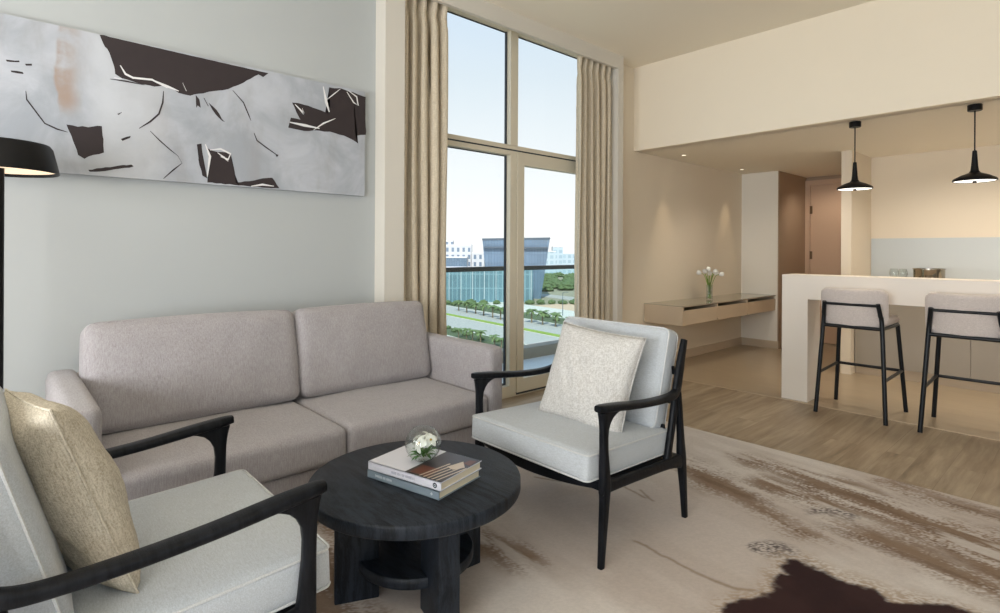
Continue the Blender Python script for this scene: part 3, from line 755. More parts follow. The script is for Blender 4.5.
# ------------------------------------------------------------------ sofa
def sofa():
    XB, XFr, YA, YE = -3.275, -2.385, 0.165, 2.205; AW = 0.118; AH = 0.715
    root = empty('sofa', ((XB + XFr) / 2, (YA + YE) / 2, 0), 0, 'two-seat pinkish beige fabric sofa with square arms against the long wall', 'sofa')
    cx, cy = (XB + XFr) / 2, (YA + YE) / 2
    L = (YE - YA) / 2
    F = M['sofa']

    def pad(name, x0, x1, y0, y1, z0, z1, r, crown=0.0, seg=12, mat=F, **kw):
        bm = cushion(B(), (x1 - x0) / 2, (y1 - y0) / 2, (z1 - z0) / 2, r, crown, seg, off=((x0 + x1) / 2 - cx, (y0 + y1) / 2 - cy, (z0 + z1) / 2), **kw)
        return obj(name, bm, mat, root, auto=60)
    for s in (0, 1):
        y0, y1 = (YA, YA + AW) if s == 0 else (YE - AW, YE)
        a = pad('armrest', XB, XFr, y0, y1, 0.045, AH, 0.038, 0.0, 14)
    pad('base', XB + 0.02, XFr - 0.025, YA + AW - 0.01, YE - AW + 0.01, 0.06, 0.285, 0.02)
    pad('back_frame', XB, XB + 0.10, YA + AW - 0.01, YE - AW + 0.01, 0.06, 0.70, 0.03)
    ym = 1.215
    for i, (a, b) in enumerate(((YA + AW, ym), (ym, YE - AW))):
        c = pad('seat_cushion', XB + 0.13, XFr + 0.004, a + 0.001, b - 0.001, 0.285, 0.448, 0.035, 0.014, 20, wrinkle=0.0012, seed=4 + i, crown_b=0)
    for i, (a, b) in enumerate(((YA + AW + 0.0, ym + 0.012), (ym + 0.012, YE - AW))):
        w = (b - a) / 2 - 0.003
        bm = cushion(B(), w, 0.246, 0.095, 0.048, 0.032, 24, bow=0.012, wrinkle=0.0028, seed=11 + i)
        # local: x along the sofa, y up, z thickness  ->  world
        lean = math.radians(13)
        R = Matrix(((0, 0, 1), (1, 0, 0), (0, 1, 0))).to_4x4()
        T = Matrix.Translation((XB + 0.200 - cx, (a + b) / 2 - cy, 0.440 + 0.246)) @ Matrix.Rotation(-lean, 4, 'Y') @ R
        bmesh.ops.transform(bm, matrix=T, verts=bm.verts)
        c = obj('back_cushion', bm, F, root, auto=60)
        bm = B(); tube(bm, [T @ p for p in rrect(w - 0.006, 0.241, 0.045, 0.075, 6)], 0.0018, 6, closed=True)
        obj('seam', bm, F, c)
    for x in (XB + 0.08, XFr - 0.12):
        for y in (YA + 0.08, YE - 0.08):
            obj('leg', lathe(B(), [(0, 0), (0.02, 0), (0.024, 0.05), (0, 0.05)], 14, (x - cx, y - cy, 0)), M['wood'], root)


sofa()

# ------------------------------------------------------------------ armchairs
def armchair(name, loc, rz, label, seed, back=0.0, ext=0.0):
    """local: front = -Y, d = distance from the arm tip towards the back"""
    root = empty(name, loc, rz, label, 'armchair', 'pair of black wooden armchairs facing each other')
    W = M['wood']; d0 = -0.35
    P = lambda x, d, z: (x, d0 + d + ext * max(0, min(1, (d - 0.3) / 0.25)), z)
    for s in (-1, 1):
        x = 0.385 * s
        # arm: blunt tip, slight droop, sweeps up into the post
        pts, sec = spath([(P(x, 0.000, 0.634), 0.034, 0.026), (P(x, 0.03, 0.632), 0.050, 0.030), (P(x, 0.12, 0.622), 0.058, 0.032), (P(x, 0.28, 0.603), 0.058, 0.030),
                          (P(x, 0.42, 0.592), 0.054, 0.030), (P(x, 0.53, 0.591), 0.046, 0.032), (P(x * 0.985, 0.59, 0.600), 0.036, 0.038), (P(x * 0.975, 0.618, 0.622), 0.026, 0.032), (P(x * 0.97, 0.63, 0.645), 0.018, 0.02)])
        obj('armrest', sweep(B(), pts, sec, (1, 0, 0), 18, 3.2), W, root, auto=50)
        # front leg flaring into the arm
        obj('leg', vloft(B(), [(x, d0 + d, z, w, dd) for d, z, w, dd in (
            (0.026, 0.0, 0.024, 0.026), (0.037, 0.14, 0.030, 0.034), (0.047, 0.26, 0.034, 0.042), (0.050, 0.32, 0.036, 0.052), (0.046, 0.38, 0.034, 0.044), (0.042, 0.46, 0.030, 0.036),
            (0.041, 0.51, 0.029, 0.036), (0.043, 0.545, 0.029, 0.042), (0.048, 0.570, 0.030, 0.058), (0.056, 0.588, 0.031, 0.080), (0.068, 0.600, 0.032, 0.110), (0.085, 0.609, 0.034, 0.150), (0.10, 0.615, 0.036, 0.18))]), W, root, auto=50)
        # rear leg
        pts, sec = spath([(P(x, 0.668, 0.0), 0.024, 0.028), (P(x, 0.652, 0.15), 0.030, 0.036), (P(x, 0.635, 0.29), 0.034, 0.050), (P(x, 0.625, 0.40), 0.030, 0.034),
                          (P(x, 0.612, 0.52), 0.028, 0.032), (P(x * 0.99, 0.605, 0.60), 0.028, 0.036)])
        obj('leg', sweep(B(), pts, sec, (1, 0, 0), 18, 3.4), W, root, auto=50)
        # back post, leaning
        pts, sec = spath([(P(x * 0.985, 0.515, 0.285), 0.028, 0.040), (P(x * 0.985, 0.545, 0.40), 0.028, 0.036), (P(x * 0.98, 0.58, 0.52), 0.028, 0.044), (P(x * 0.97, 0.615, 0.63), 0.028, 0.056),
                          (P(x * 0.965, 0.650, 0.74), 0.028, 0.046), (P(x * 0.96, 0.683, 0.835), 0.026, 0.032)])
        obj('back_post', sweep(B(), pts, sec, (1, 0, 0), 18, 3.4), W, root, auto=50)
        # side rail
        pts, sec = spath([(P(x, 0.03, 0.322), 0.030, 0.075), (P(x, 0.10, 0.312), 0.030, 0.050), (P(x, 0.30, 0.300), 0.028, 0.044), (P(x, 0.52, 0.288), 0.030, 0.048), (P(x, 0.64, 0.275), 0.030, 0.070)])
        obj('side_rail', sweep(B(), pts, sec, (1, 0, 0), 18, 3.4), W, root, auto=50)
    pts, sec = spath([(P(-0.385, 0.05, 0.325), 0.026, 0.045), (P(-0.2, 0.02, 0.308), 0.026, 0.045), (P(0, 0.005, 0.302), 0.026, 0.045), (P(0.2, 0.02, 0.308), 0.026, 0.045), (P(0.385, 0.05, 0.325), 0.026, 0.045)])
    obj('front_rail', sweep(B(), pts, sec, (0, 1, 0), 16, 4), W, root, auto=50)
    obj('rear_rail', sweep(B(), [P(-0.385, 0.60, 0.285), P(0.385, 0.60, 0.285)], (0.026, 0.045), (0, 1, 0), 16, 4), W, root, auto=50)
    bm = B(); prism(bm, [P(-0.372, 0.03, 0.300), P(-0.372, 0.62, 0.268), P(-0.372, 0.62, 0.306), P(-0.372, 0.03, 0.334)], (0.744, 0, 0))
    obj('seat_panel', bm, W, root, smooth=False)
    for z, d in ((0.69, 0.640), (0.56, 0.598), (0.43, 0.556)):
        obj('back_slat', sweep(B(), [P(-0.345, d, z), P(-0.2, d, z), P(0.2, d, z), P(0.345, d, z)], (0.012, 0.042), (0, 1, 0.25), 12, 4), W, root, auto=50)
    F = M['chairfab']
    # seat cushion: slightly sloping to the back
    T = Matrix.Translation(P(0, 0.272, 0.386)) @ Matrix.Rotation(math.radians(-2.2), 4, 'X')
    bm = cushion(B(), 0.362, 0.305, 0.056, 0.020, 0.016, 20, bow=0.006, wrinkle=0.0006, seed=seed, crown_b=0.0)
    bmesh.ops.transform(bm, matrix=T, verts=bm.verts)
    c = obj('seat_cushion', bm, F, root, auto=50)
    for z in (0.050, -0.050):
        obj('piping', tube(B(), [T @ p for p in rrect(0.362, 0.305, 0.024, z, 6)], 0.0036, 6, closed=True), M['piping'], c)
    lean = math.radians(-16)
    T = Matrix.Translation(P(0, 0.600 + back, 0.650)) @ Matrix.Rotation(lean, 4, 'X') @ Matrix(((1, 0, 0), (0, 0, -1), (0, 1, 0))).to_4x4()
    bm = cushion(B(), 0.330, 0.238, 0.056, 0.034, 0.012, 20, bow=0.004, wrinkle=0.0008, seed=seed + 1)
    bmesh.ops.transform(bm, matrix=T, verts=bm.verts)
    c = obj('back_cushion', bm, F, root, auto=50)
    for z in (0.040, -0.040):
        obj('piping', tube(B(), [T @ p for p in rrect(0.328, 0.236, 0.036, z, 6)], 0.0036, 6, closed=True), M['piping'], c)
    return root


armchair('armchair', (-1.74, 2.10, 0.0148), 0, 'black wooden armchair with ivory cushions nearest the window, its front to the round table', 3)
armchair('armchair', (-1.78, 0.293, 0.0148), PI, 'black wooden armchair with ivory cushions in the left foreground, cut off by the frame', 9, -0.028, 0.055)


def pillow(loc, rot, mat, label, seed, h=0.215, t=0.07):
    o = obj('throw_pillow', throw_pillow(B(), h, t, 30, 0, seed), mat, None, auto=180)
    tag(o, label, 'cushion', 'scatter cushions on the armchairs')
    o.location = loc; o.rotation_euler = rot
    P = []
    n = 16
    for k in range(4 * n):
        s = k // n; f = -1 + 2 * (k % n) / n
        u, w = ((f, -1), (1, f), (-f, 1), (-1, -f))[s]
        P.append((u * h * (1 - 0.05 * (1 - w * w)), 0, w * h * (1 - 0.05 * (1 - u * u))))
    obj('seam', tube(B(), P, 0.0030, 6, closed=True), mat, o)
    return o


pillow((-1.690, 2.120, 0.664), (math.radians(-21), math.radians(4), math.radians(4)), M['throwR'],
       'square pale grey woven cushion leaning in the armchair nearest the window', 5, h=0.238, t=0.080)
pillow((-1.780, 0.135, 0.672), (math.radians(19), math.radians(-4), math.radians(8)), M['throwL'],
       'square sand coloured woven cushion leaning in the left foreground armchair', 12, h=0.245, t=0.095)

# ------------------------------------------------------------------ coffee table
def coffee_table():
    root = empty('coffee_table', (-1.755, 1.172, 0.0146), 0, 'round black wood coffee table with slab legs between the two armchairs', 'table')
    r = 0.392; zt = 0.412
    bm = lathe(B(), [(0, zt - 0.052), (r - 0.012, zt - 0.052), (r - 0.003, zt - 0.047), (r, zt - 0.04), (r, zt - 0.008), (r - 0.002, zt - 0.003), (r - 0.006, zt), (0, zt)], 96)
    obj('tabletop', bm, M['tablewood'], root, auto=40)
    bm = lathe(B(), [(0, 0.105), (0.211, 0.105), (0.215, 0.110), (0.215, 0.138), (0.211, 0.143), (0, 0.143)], 72)
    obj('shelf', bm, M['tablewood'], root, auto=40)
    for a, ro in LEGS:
        bm = box(B(), 0.140, ro, -0.040, 0.040, 0, 0.36)
        bmesh.ops.rotate(bm, verts=bm.verts, cent=(0, 0, 0), matrix=Matrix.Rotation(math.radians(a), 3, 'Z'))
        obj('leg', bm, M['tablewood'], root, auto=30, bevel=0.004)
    return root


LEGS = ((246, 0.295), (348, 0.295), (87, 0.275), (165, 0.295))
coffee_table()

# books ------------------------------------------------------------
def book(loc, rz, L, Wd, T, cov, label, deco=None):
    root = empty('book', loc, rz, label, 'book', 'books stacked on the coffee table')
    # spine on the -Y side, length L along X, width Wd along Y
    bm = B(); t = 0.003
    box(bm, 0, L, 0, Wd, 0, t); box(bm, 0, L, 0, Wd, T - t, T); box(bm, 0, L, 0, t, 0, T)
    obj('cover', bm, cov, root, smooth=False, bevel=0.0008)
    obj('pages', box(B(), 0.004, L - 0.004, t, Wd - 0.005, t, T - t), M['paper'], root, smooth=False)
    if deco: deco(root, L, Wd, T)
    return root


M['paper'] = plain('paper_block', srgb(226, 214, 188), 0.8, var=0.1, scale=300)
M['bookwhite'] = plain('white_dust_jacket', srgb(218, 218, 226), 0.35, var=0.02)
M['bookgrey'] = plain('grey_cloth_cover', srgb(128, 142, 152), 0.5, var=0.05)
M['photo_dark'] = plain('photo_dark', srgb(58, 50, 54), 0.3, var=0.2, scale=40)
M['photo_brown'] = plain('photo_brown', srgb(112, 66, 52), 0.35, var=0.2, scale=30)
M['photo_pale'] = plain('photo_pale', srgb(206, 190, 172), 0.35, var=0.1, scale=30)
M['greytext'] = plain('grey_print', srgb(176, 176, 190), 0.5)
M['darktext'] = plain('dark_print', srgb(48, 48, 58), 0.5)
M['whitetext'] = plain('white_print', srgb(186, 194, 200), 0.5)


def print_marks(root, name, x0, x1, T, mat, seed):
    """blurred line of small print on a spine, too small to read"""
    rnd = random.Random(seed); bm = B(); x = x0
    while x < x1:
        w = rnd.uniform(0.0018, 0.0045); h = T * rnd.uniform(0.12, 0.17)
        box(bm, x, min(x + w, x1), -0.0004, 0.0002, T / 2 - h, T / 2 + h); x += w + (0.0016 if rnd.random() < 0.8 else 0.005)
    obj(name, bm, mat, root, smooth=False)


def deco_top(root, L, Wd, T):
    bm = B()
    box(bm, L * 0.52, L - 0.001, 0.002, Wd - 0.001, T, T + 0.0004, 0)
    z1 = T + 0.0006
    box(bm, L * 0.56, L * 0.80, 0.012, Wd * 0.36, T, z1, 1)
    for k in range(5):
        x0 = L * (0.70 + 0.055 * k)
        prism(bm, [(x0, 0.004, T), (x0 + 0.006, 0.004, T), (x0 + 0.030, Wd * 0.62, T), (x0 + 0.024, Wd * 0.62, T)], (0, 0, 0.0008), 2)
    prism(bm, [(L * 0.80, Wd * 0.5, T), (L * 0.90, Wd * 0.46, T), (L * 0.97, Wd * 0.62, T), (L * 0.86, Wd * 0.80, T)], (0, 0, 0.0009), 2)
    prism(bm, [(L * 0.88, Wd * 0.75, T), (L * 0.98, Wd * 0.72, T), (L * 0.97, Wd * 0.92, T), (L * 0.90, Wd * 0.90, T)], (0, 0, 0.0009), 1)
    obj('cover_photograph', bm, [M['photo_dark'], M['photo_brown'], M['photo_pale']], root, smooth=False)
    print_marks(root, 'spine_print', L * 0.34, L * 0.66, T, M['greytext'], 3)
    bm = lathe(B(), [(0, 0), (T * 0.30, 0), (T * 0.30, 0.0008), (0, 0.0008)], 20)
    o = obj('spine_emblem', bm, M['darktext'], root, smooth=False, loc=(L * 0.925, -0.0002, T / 2), rot=(PI / 2, 0, 0))
    obj('emblem_ring', lathe(B(), [(T * 0.09, 0), (T * 0.16, 0), (T * 0.16, 0.0003), (T * 0.09, 0.0003), (T * 0.09, 0)], 20), M['whitetext'], root, smooth=False, loc=(L * 0.925, -0.0010, T / 2), rot=(PI / 2, 0, 0))


def deco_low(root, L, Wd, T):
    print_marks(root, 'spine_print', L * 0.12, L * 0.36, T, M['whitetext'], 8)
    bm = B(); c = L * 0.905; r = T * 0.2
    prism(bm, [(c - r, 0.0003, T / 2), (c, 0.0003, T / 2 - r), (c + r, 0.0003, T / 2), (c, 0.0003, T / 2 + r)], (0, -0.0006, 0))
    obj('spine_emblem', bm, M['whitetext'], root, smooth=False)


BK = (-1.856, 1.023, 0.4272); BA = math.radians(14)
book(BK, BA, 0.345, 0.238, 0.029, M['bookgrey'], 'grey clothbound book at the bottom of the stack on the coffee table', deco_low)
book((BK[0] + 0.002, BK[1] + 0.002, BK[2] + 0.0292), BA + 0.01, 0.347, 0.238, 0.030, M['bookwhite'],
     'white book with a dark cover photograph, on top of the grey one', deco_top)
BT = BK[2] + 0.0292 + 0.030

# glass bowl with flowers -------------------------------------------
def flower_bowl():
    c = (-1.716, 1.175, BT + 0.001)
    R = 0.067; prof = []
    n = 18
    for k in range(n + 1):
        a = -PI / 2 + (PI * 0.80) * k / n + 0.0
        prof.append((R * math.cos(a) if k else 0, R + R * math.sin(a)))
    prof[0] = (0, 0.003); prof[1] = (0.020, 0.0015)
    inner = [(max(r - 0.0022, 0), z + 0.0008) for r, z in prof[::-1]]; inner[-1] = (0, 0.006)
    o = obj('glass_bowl', lathe(B(), prof + inner, 40), M['bowlglass'], None, auto=70, loc=c)
    tag(o, 'small round clear glass bowl on top of the books', 'bowl')
    # greenery
    bm = B(); rnd = random.Random(4)
    for i in range(26):
        a = i * 2.4; tilt = rnd.uniform(-0.1, 0.55); L = rnd.uniform(0.038, 0.048)
        base = Vector((0, 0, 0.018)); d = Vector((math.cos(a) * math.cos(tilt), math.sin(a) * math.cos(tilt), math.sin(tilt)))
        side = d.cross(Vector((0, 0, 1))).normalized()
        prev = None
        for k in range(7):
            f = k / 6; p = base + d * (0.012 + L * f) + Vector((0, 0, 0.010 * math.sin(f * 3)))
            w = 0.0075 * math.sin(PI * min(0.97, f * 0.95 + 0.04))
            cur = (bm.verts.new(p + side * w), bm.verts.new(p - side * w))
            if prev: bm.faces.new([prev[0], cur[0], cur[1], prev[1]])
            prev = cur
    g = obj('leaves', bm, M['leaf'], None, auto=180)
    fl = empty('orchid_bunch', (c[0], c[1], c[2]), 0, 'white orchid blossoms with green leaves inside the glass bowl', 'flowers')
    g.parent = fl
    for (x, y, z, yaw, pit, s) in ((0.010, -0.018, 0.070, -0.75, 0.6, 1.45), (-0.026, -0.006, 0.074, -2.2, 0.7, 1.05), (0.024, 0.016, 0.080, 0.6, 0.8, 1.1), (-0.006, 0.024, 0.085, 1.9, 0.9, 1.05)):
        bm = B()
        for k in range(5):
            a = PI / 2 + 2 * PI * k / 5; wide = 0.011 if k in (1, 4) else 0.0085
            d = Vector((math.cos(a), 0, math.sin(a))); sd = Vector((-math.sin(a), 0, math.cos(a)))
            prev = None
            for j in range(8):
                f = j / 7; p = d * (0.003 + 0.022 * f) + Vector((0, -0.003 + 0.006 * f * f - 0.004 * math.sin(f * PI), 0))
                w = wide * math.sin(PI * (0.12 + 0.84 * f)) ** 0.8
                cur = (bm.verts.new(p + sd * w), bm.verts.new(p + Vector((0, -0.0015, 0))), bm.verts.new(p - sd * w))
                if prev: bm.faces.new([prev[0], cur[0], cur[1], prev[1]]); bm.faces.new([prev[1], cur[1], cur[2], prev[2]])
                prev = cur
        b = obj('blossom', bm, M['petal'], fl, auto=180, loc=(x, y, z), rot=(-pit * 0.8, 0, yaw + 0.6)); b.scale = (s, s, s)
        b2 = obj('lip', lathe(B(), [(0, -0.003), (0.003, -0.002), (0.0042, 0.001), (0.002, 0.004), (0, 0.0045)], 12), M['yellow'], b, loc=(0, -0.006, 0), rot=(PI / 2, 0, 0))


def glass_solid(name, tint=(0.96, 0.98, 0.97, 1)):
    return clear_glass(name, tint, 0.22)


M['bowlglass'] = glass_solid('bowl_glass')
M['leaf'] = plain('leaf_green', srgb(72, 128, 44), 0.45, var=0.25, scale=60)
M['stem'] = plain('stem_green', srgb(140, 172, 70), 0.5, var=0.15, scale=30)
M['petal'] = plain('white_petal', srgb(240, 238, 232), 0.6, var=0.04, scale=60)
M['yellow'] = plain('orchid_lip_yellow', srgb(214, 176, 60), 0.6, var=0.3, scale=200)
flower_bowl()

# ------------------------------------------------------------------ floor lamp
def floor_lamp():
    x, y = -3.08, 0.005
    root = empty('floor_lamp', (x, y, 0), 0, 'black floor lamp with a shallow drum shade at the left end of the sofa', 'lamp')
    obj('base', lathe(B(), [(0, 0), (0.13, 0), (0.135, 0.004), (0.135, 0.014), (0.12, 0.02), (0, 0.02)], 48), M['black'], root)
    obj('pole', lathe(B(), [(0, 0.018), (0.019, 0.018), (0.019, 1.63), (0, 1.63)], 20), M['black'], root)
    prof = [(0.196, 1.585), (0.199, 1.588), (0.176, 1.690), (0.166, 1.704), (0, 1.712), (0, 1.706), (0.164, 1.698), (0.172, 1.688), (0.194, 1.588), (0.196, 1.585)]
    obj('lamp_shade', lathe(B(), prof, 72), [M['black']], root)
    obj('diffuser', lathe(B(), [(0.022, 1.600), (0.189, 1.598), (0.189, 1.603), (0.022, 1.606), (0.022, 1.600)], 60), M['diffuser'], root)


n_ = N('lamp_diffuser'); n_.set((0.9, 0.8, 0.66, 1), 0.6)
n_.b.inputs['Emission Color'].default_value = (1.0, 0.72, 0.48, 1); n_.b.inputs['Emission Strength'].default_value = 0.75
M['diffuser'] = n_.m
floor_lamp()

# ------------------------------------------------------------------ desk
def desk():
    y0, y1, x0, x1, zb, zt = 5.225, YN - 0.004, XW + 0.001, -2.963, 0.505, 0.706
    root = empty('wall_desk', ((x0 + x1) / 2, (y0 + y1) / 2, zb), 0, 'long floating beige desk with three drawers and a glass top', 'desk')
    cx, cy = (x0 + x1) / 2, (y0 + y1) / 2
    z = lambda v: v - zb
    bm = B()
    box(bm, x0 - cx, x1 - cx - 0.02, y0 - cy, y0 - cy + 0.025, 0, z(zt - 0.012))       # near side
    box(bm, x0 - cx, x1 - cx - 0.02, y1 - cy - 0.02, y1 - cy, 0, z(zt - 0.012))
    box(bm, x0 - cx, x1 - cx - 0.02, y0 - cy + 0.025, y1 - cy - 0.02, 0, 0.02)
    box(bm, x0 - cx, x0 - cx + 0.02, y0 - cy + 0.025, y1 - cy - 0.02, 0.02, z(zt - 0.012))
    for yy in (5.98, 6.745):
        box(bm, x0 - cx + 0.02, x1 - cx, yy - cy - 0.011, yy - cy + 0.011, 0.02, z(zt - 0.012))
    box(bm, x1 - cx - 0.02, x1 - cx, y0 - cy, y0 - cy + 0.03, 0, z(zt - 0.012))
    obj('carcass', bm, M['deskwood'], root, smooth=False, bevel=0.0015)
    obj('top_board', box(B(), x0 - cx, x1 - cx, y0 - cy, y1 - cy, z(zt - 0.012), z(zt - 0.005)), M['deskwood'], root, smooth=False)
    n = N('desk_glass'); n.set(srgb(150, 146, 128), 0.06, 0, 0.6)
    obj('glass_top', box(B(), x0 - cx, x1 - cx + 0.004, y0 - cy - 0.003, y1 - cy, z(zt - 0.005), z(zt)), n.m, root, smooth=False, bevel=0.001)
    for a, b in ((y0 + 0.032, 5.967), (5.993, 6.732), (6.758, y1 - 0.003)):
        d = obj('drawer', box(B(), x1 - cx - 0.018, x1 - cx, a - cy, b - cy, 0.003, z(zt - 0.048)), M['deskwood'], root, smooth=False, bevel=0.0015)
        obj('grip_recess', box(B(), x1 - cx - 0.30, x1 - cx - 0.019, a - cy, b - cy, z(zt - 0.05) - 0.09, z(zt - 0.03) - 0.09), M['gasket'], d, smooth=False)


desk()


def tulips():
    cx, cy, z0 = -3.19, 6.235, 0.7065
    H = 0.175
    bm = lathe(B(), [(0, 0), (0.036, 0), (0.038, 0.004), (0.034, 0.08), (0.040, H), (0.038, H), (0.032, 0.08), (0.034, 0.012), (0, 0.012)], 32)
    tag(obj('glass_vase', bm, M['vaseglass'], None, loc=(cx, cy, z0)), 'slim clear glass vase of water standing on the desk', 'vase')
    tag(obj('vase_water', lathe(B(), [(0, 0.0125), (0.0335, 0.0125), (0.0315, 0.08), (0.033, 0.10), (0, 0.10)], 28), M['water'], None, loc=(cx, cy, z0)),
        'clear water filling the slim vase on the desk', 'water')
    D8 = ((-0.085, -0.55, 0.36), (-0.04, 0.25, 0.37), (0.0, -0.35, 0.385), (0.035, 0.5, 0.37), (0.055, -0.15, 0.355), (0.105, 0.35, 0.35), (-0.015, 0.9, 0.35))
    where = ('leaning furthest left', 'standing left of the middle', 'tallest in the middle of the bunch', 'just right of the middle', 'lower at the front right', 'leaning furthest right', 'at the back of the bunch')
    for i, (off, dep, h) in enumerate(D8):
        # spread mostly along the image-horizontal direction (0.67, 0.74)
        e1 = Vector((0.673, 0.739, 0)); e2 = Vector((0.739, -0.673, 0))
        top = e1 * off + e2 * (dep * 0.05); root = empty('tulip', (cx, cy, z0), 0, 'white tulip ' + where[i] + ' in the vase on the desk', 'flower', 'tulips in the vase on the desk')
        foot = -top * 0.16; foot.z = 0.016
        P = smooth_path([foot, foot.lerp(top, 0.35) * 0.6 + Vector((0, 0, H * 0.75)), top * 0.62 + Vector((0, 0, h * 0.78)), top + Vector((0, 0, h - 0.055))], 6)
        obj('stem', tube(B(), P, 0.0032, 7), M['stem'], root)
        bm = B(); t = (P[-1] - P[-2]).normalized()
        for k in range(6):
            a = k * PI / 3; prev = None; rr = 1.0 if k % 2 else 0.86
            for j in range(7):
                f = j / 6; r = 0.023 * math.sin(PI * (0.12 + 0.62 * f)) * rr; w = 0.018 * math.sin(PI * (0.1 + 0.85 * f))
                c = Vector((math.cos(a) * r, math.sin(a) * r, 0.058 * f)); s = Vector((-math.sin(a), math.cos(a), 0)) * w
                cur = (bm.verts.new(c + s), bm.verts.new(c * 1.0 + Vector((math.cos(a), math.sin(a), 0)) * 0.003), bm.verts.new(c - s))
                if prev: bm.faces.new([prev[0], cur[0], cur[1], prev[1]]); bm.faces.new([prev[1], cur[1], cur[2], prev[2]])
                prev = cur
        q = t.to_track_quat('Z', 'Y').to_matrix().to_4x4()
        bmesh.ops.transform(bm, matrix=Matrix.Translation(P[-1]) @ q, verts=bm.verts)
        obj('blossom', bm, M['petal'], root, auto=180)
        bm = B(); prev = None
        ld = (e1 * (0.10 if off > 0 else -0.10) * (0.7 + 0.3 * abs(off) * 8) + e2 * (0.03 * dep)); s = ld.cross(Vector((0, 0, 1))).normalized()
        for j in range(9):
            f = j / 8; p = foot + Vector((0, 0, 0.03)) + ld * (f ** 1.8) * 0.75 + Vector((0, 0, 0.26 * f))
            w = 0.017 * math.sin(PI * min(0.99, 0.1 + 0.88 * f)) + 0.0005
            cur = (bm.verts.new(p + s * w), bm.verts.new(p + Vector((0, 0, -0.003))), bm.verts.new(p - s * w))
            if prev: bm.faces.new([prev[0], cur[0], cur[1], prev[1]]); bm.faces.new([prev[1], cur[1], cur[2], prev[2]])
            prev = cur
        obj('leaf', bm, M['stem'], root, auto=180)


M['water'] = clear_glass('vase_water', (0.93, 0.97, 0.93, 1), 0.1)
tulips()

# ------------------------------------------------------------------ bar table
bm = B(); XB0, XB1, YB0, YB1 = -1.933, 1.9, 5.083, 5.379
box(bm, XB0, XB0 + 0.208, YB0, YB1, 0, 0.872); box(bm, XB1 - 0.208, XB1, YB0, YB1, 0, 0.872); box(bm, XB0, XB1, YB0, YB1, 0.872, 1.076)
bmesh.ops.remove_doubles(bm, verts=bm.verts, dist=1e-5)
bar = empty('bar_table', (0, 0, 0), 0, 'long pale laminate bar table with a thick waterfall end, behind the two bar stools', 'bar counter')
bar.location = (XB0 + 0.1, 5.23, 0)
off = Vector((-(XB0 + 0.1), -5.23, 0))
for nm, a in (('end_panel', (XB0, XB0 + 0.208, YB0, YB1, 0, 1.076)), ('end_panel', (XB1 - 0.208, XB1, YB0, YB1, 0, 1.076)), ('counter_top', (XB0 + 0.208, XB1 - 0.208, YB0, YB1, 0.872, 1.076))):
    b2 = box(B(), *a); bmesh.ops.translate(b2, verts=b2.verts, vec=off); obj(nm, b2, M['laminate'], bar, smooth=False)
bm.free()
b2 = box(B(), -0.80, -0.765, 5.12, 5.15, 0.862, 0.872); bmesh.ops.translate(b2, verts=b2.verts, vec=off); obj('bracket', b2, M['gasket'], bar, smooth=False)

# kitchen run
kit = empty('kitchen_cabinet', (0, 6.98, 0), 0, 'run of beige base cabinets along the back wall seen under the bar table', 'cabinet')
obj('carcass', box(B(), -1.812, 1.95, -0.282, 0.298, 0.10, 0.88), M['cabinet'], kit, smooth=False)
obj('plinth', box(B(), -1.812, 1.95, -0.262, 0.298, 0.0, 0.10), M['skirt'], kit, smooth=False)
for i in range(4):
    x0 = -1.810 + i * 0.94
    obj('cabinet_door', box(B(), x0 + 0.0015, x0 + 0.9385, -0.300, -0.282, 0.102, 0.878), M['cabinet'], kit, smooth=False, bevel=0.001)
tag(obj('kitchen_worktop', box(B(), -1.812, 1.95, 6.66, YK - 0.001, 0.881, 0.920), M['laminate'], smooth=False, bevel=0.002), 'pale worktop on the base cabinets, mostly hidden behind the bar table', 'worktop')
bs = obj('backsplash', box(B(), -1.812, 1.95, YK - 0.009, YK - 0.0005, 0.921, 1.428), M['backsplash'], smooth=False)
tag(bs, 'pale blue-grey glass splashback on the kitchen wall behind the bar', 'backsplash')

# pot + glasses on the worktop
def ice_pot():
    c = (-1.215, 6.86, 0.921)
    root = empty('ice_bucket', c, 0, 'shiny brown-tinted metal pot behind the bar table, right of the wine glasses', 'pot')
    prof = [(0, 0), (0.112, 0), (0.124, 0.006), (0.128, 0.02), (0.128, 0.185), (0.132, 0.190), (0.130, 0.194), (0.122, 0.192), (0.120, 0.02), (0, 0.012)]
    obj('body', lathe(B(), prof, 48), M['chrome'], root)
    obj('rim', lathe(B(), [(0.127, 0.186), (0.134, 0.188), (0.134, 0.195), (0.124, 0.195), (0.124, 0.19)], 48), M['steel'], root)


ice_pot()
gl = [(-1.505, 6.86, 'clear stemmed wine glass left of the other, beside the metal pot'), (-1.425, 6.84, 'clear stemmed wine glass between the other glass and the metal pot')]
for i, (x, y, lab) in enumerate(gl):
    root = empty('wine_glass', (x, y, 0.921), 0, lab, 'glass', 'wine glasses beside the metal pot')
    obj('foot', lathe(B(), [(0, 0), (0.034, 0), (0.034, 0.002), (0.006, 0.005), (0.0035, 0.012), (0.0035, 0.085), (0.0, 0.085)], 28), M['vaseglass'], root)
    obj('bowl', lathe(B(), [(0, 0.084), (0.016, 0.088), (0.034, 0.105), (0.041, 0.130), (0.038, 0.160), (0.031, 0.185), (0.0298, 0.185), (0.0365, 0.160), (0.0395, 0.130), (0.032, 0.107), (0, 0.088)], 32), M['vaseglass'], root)

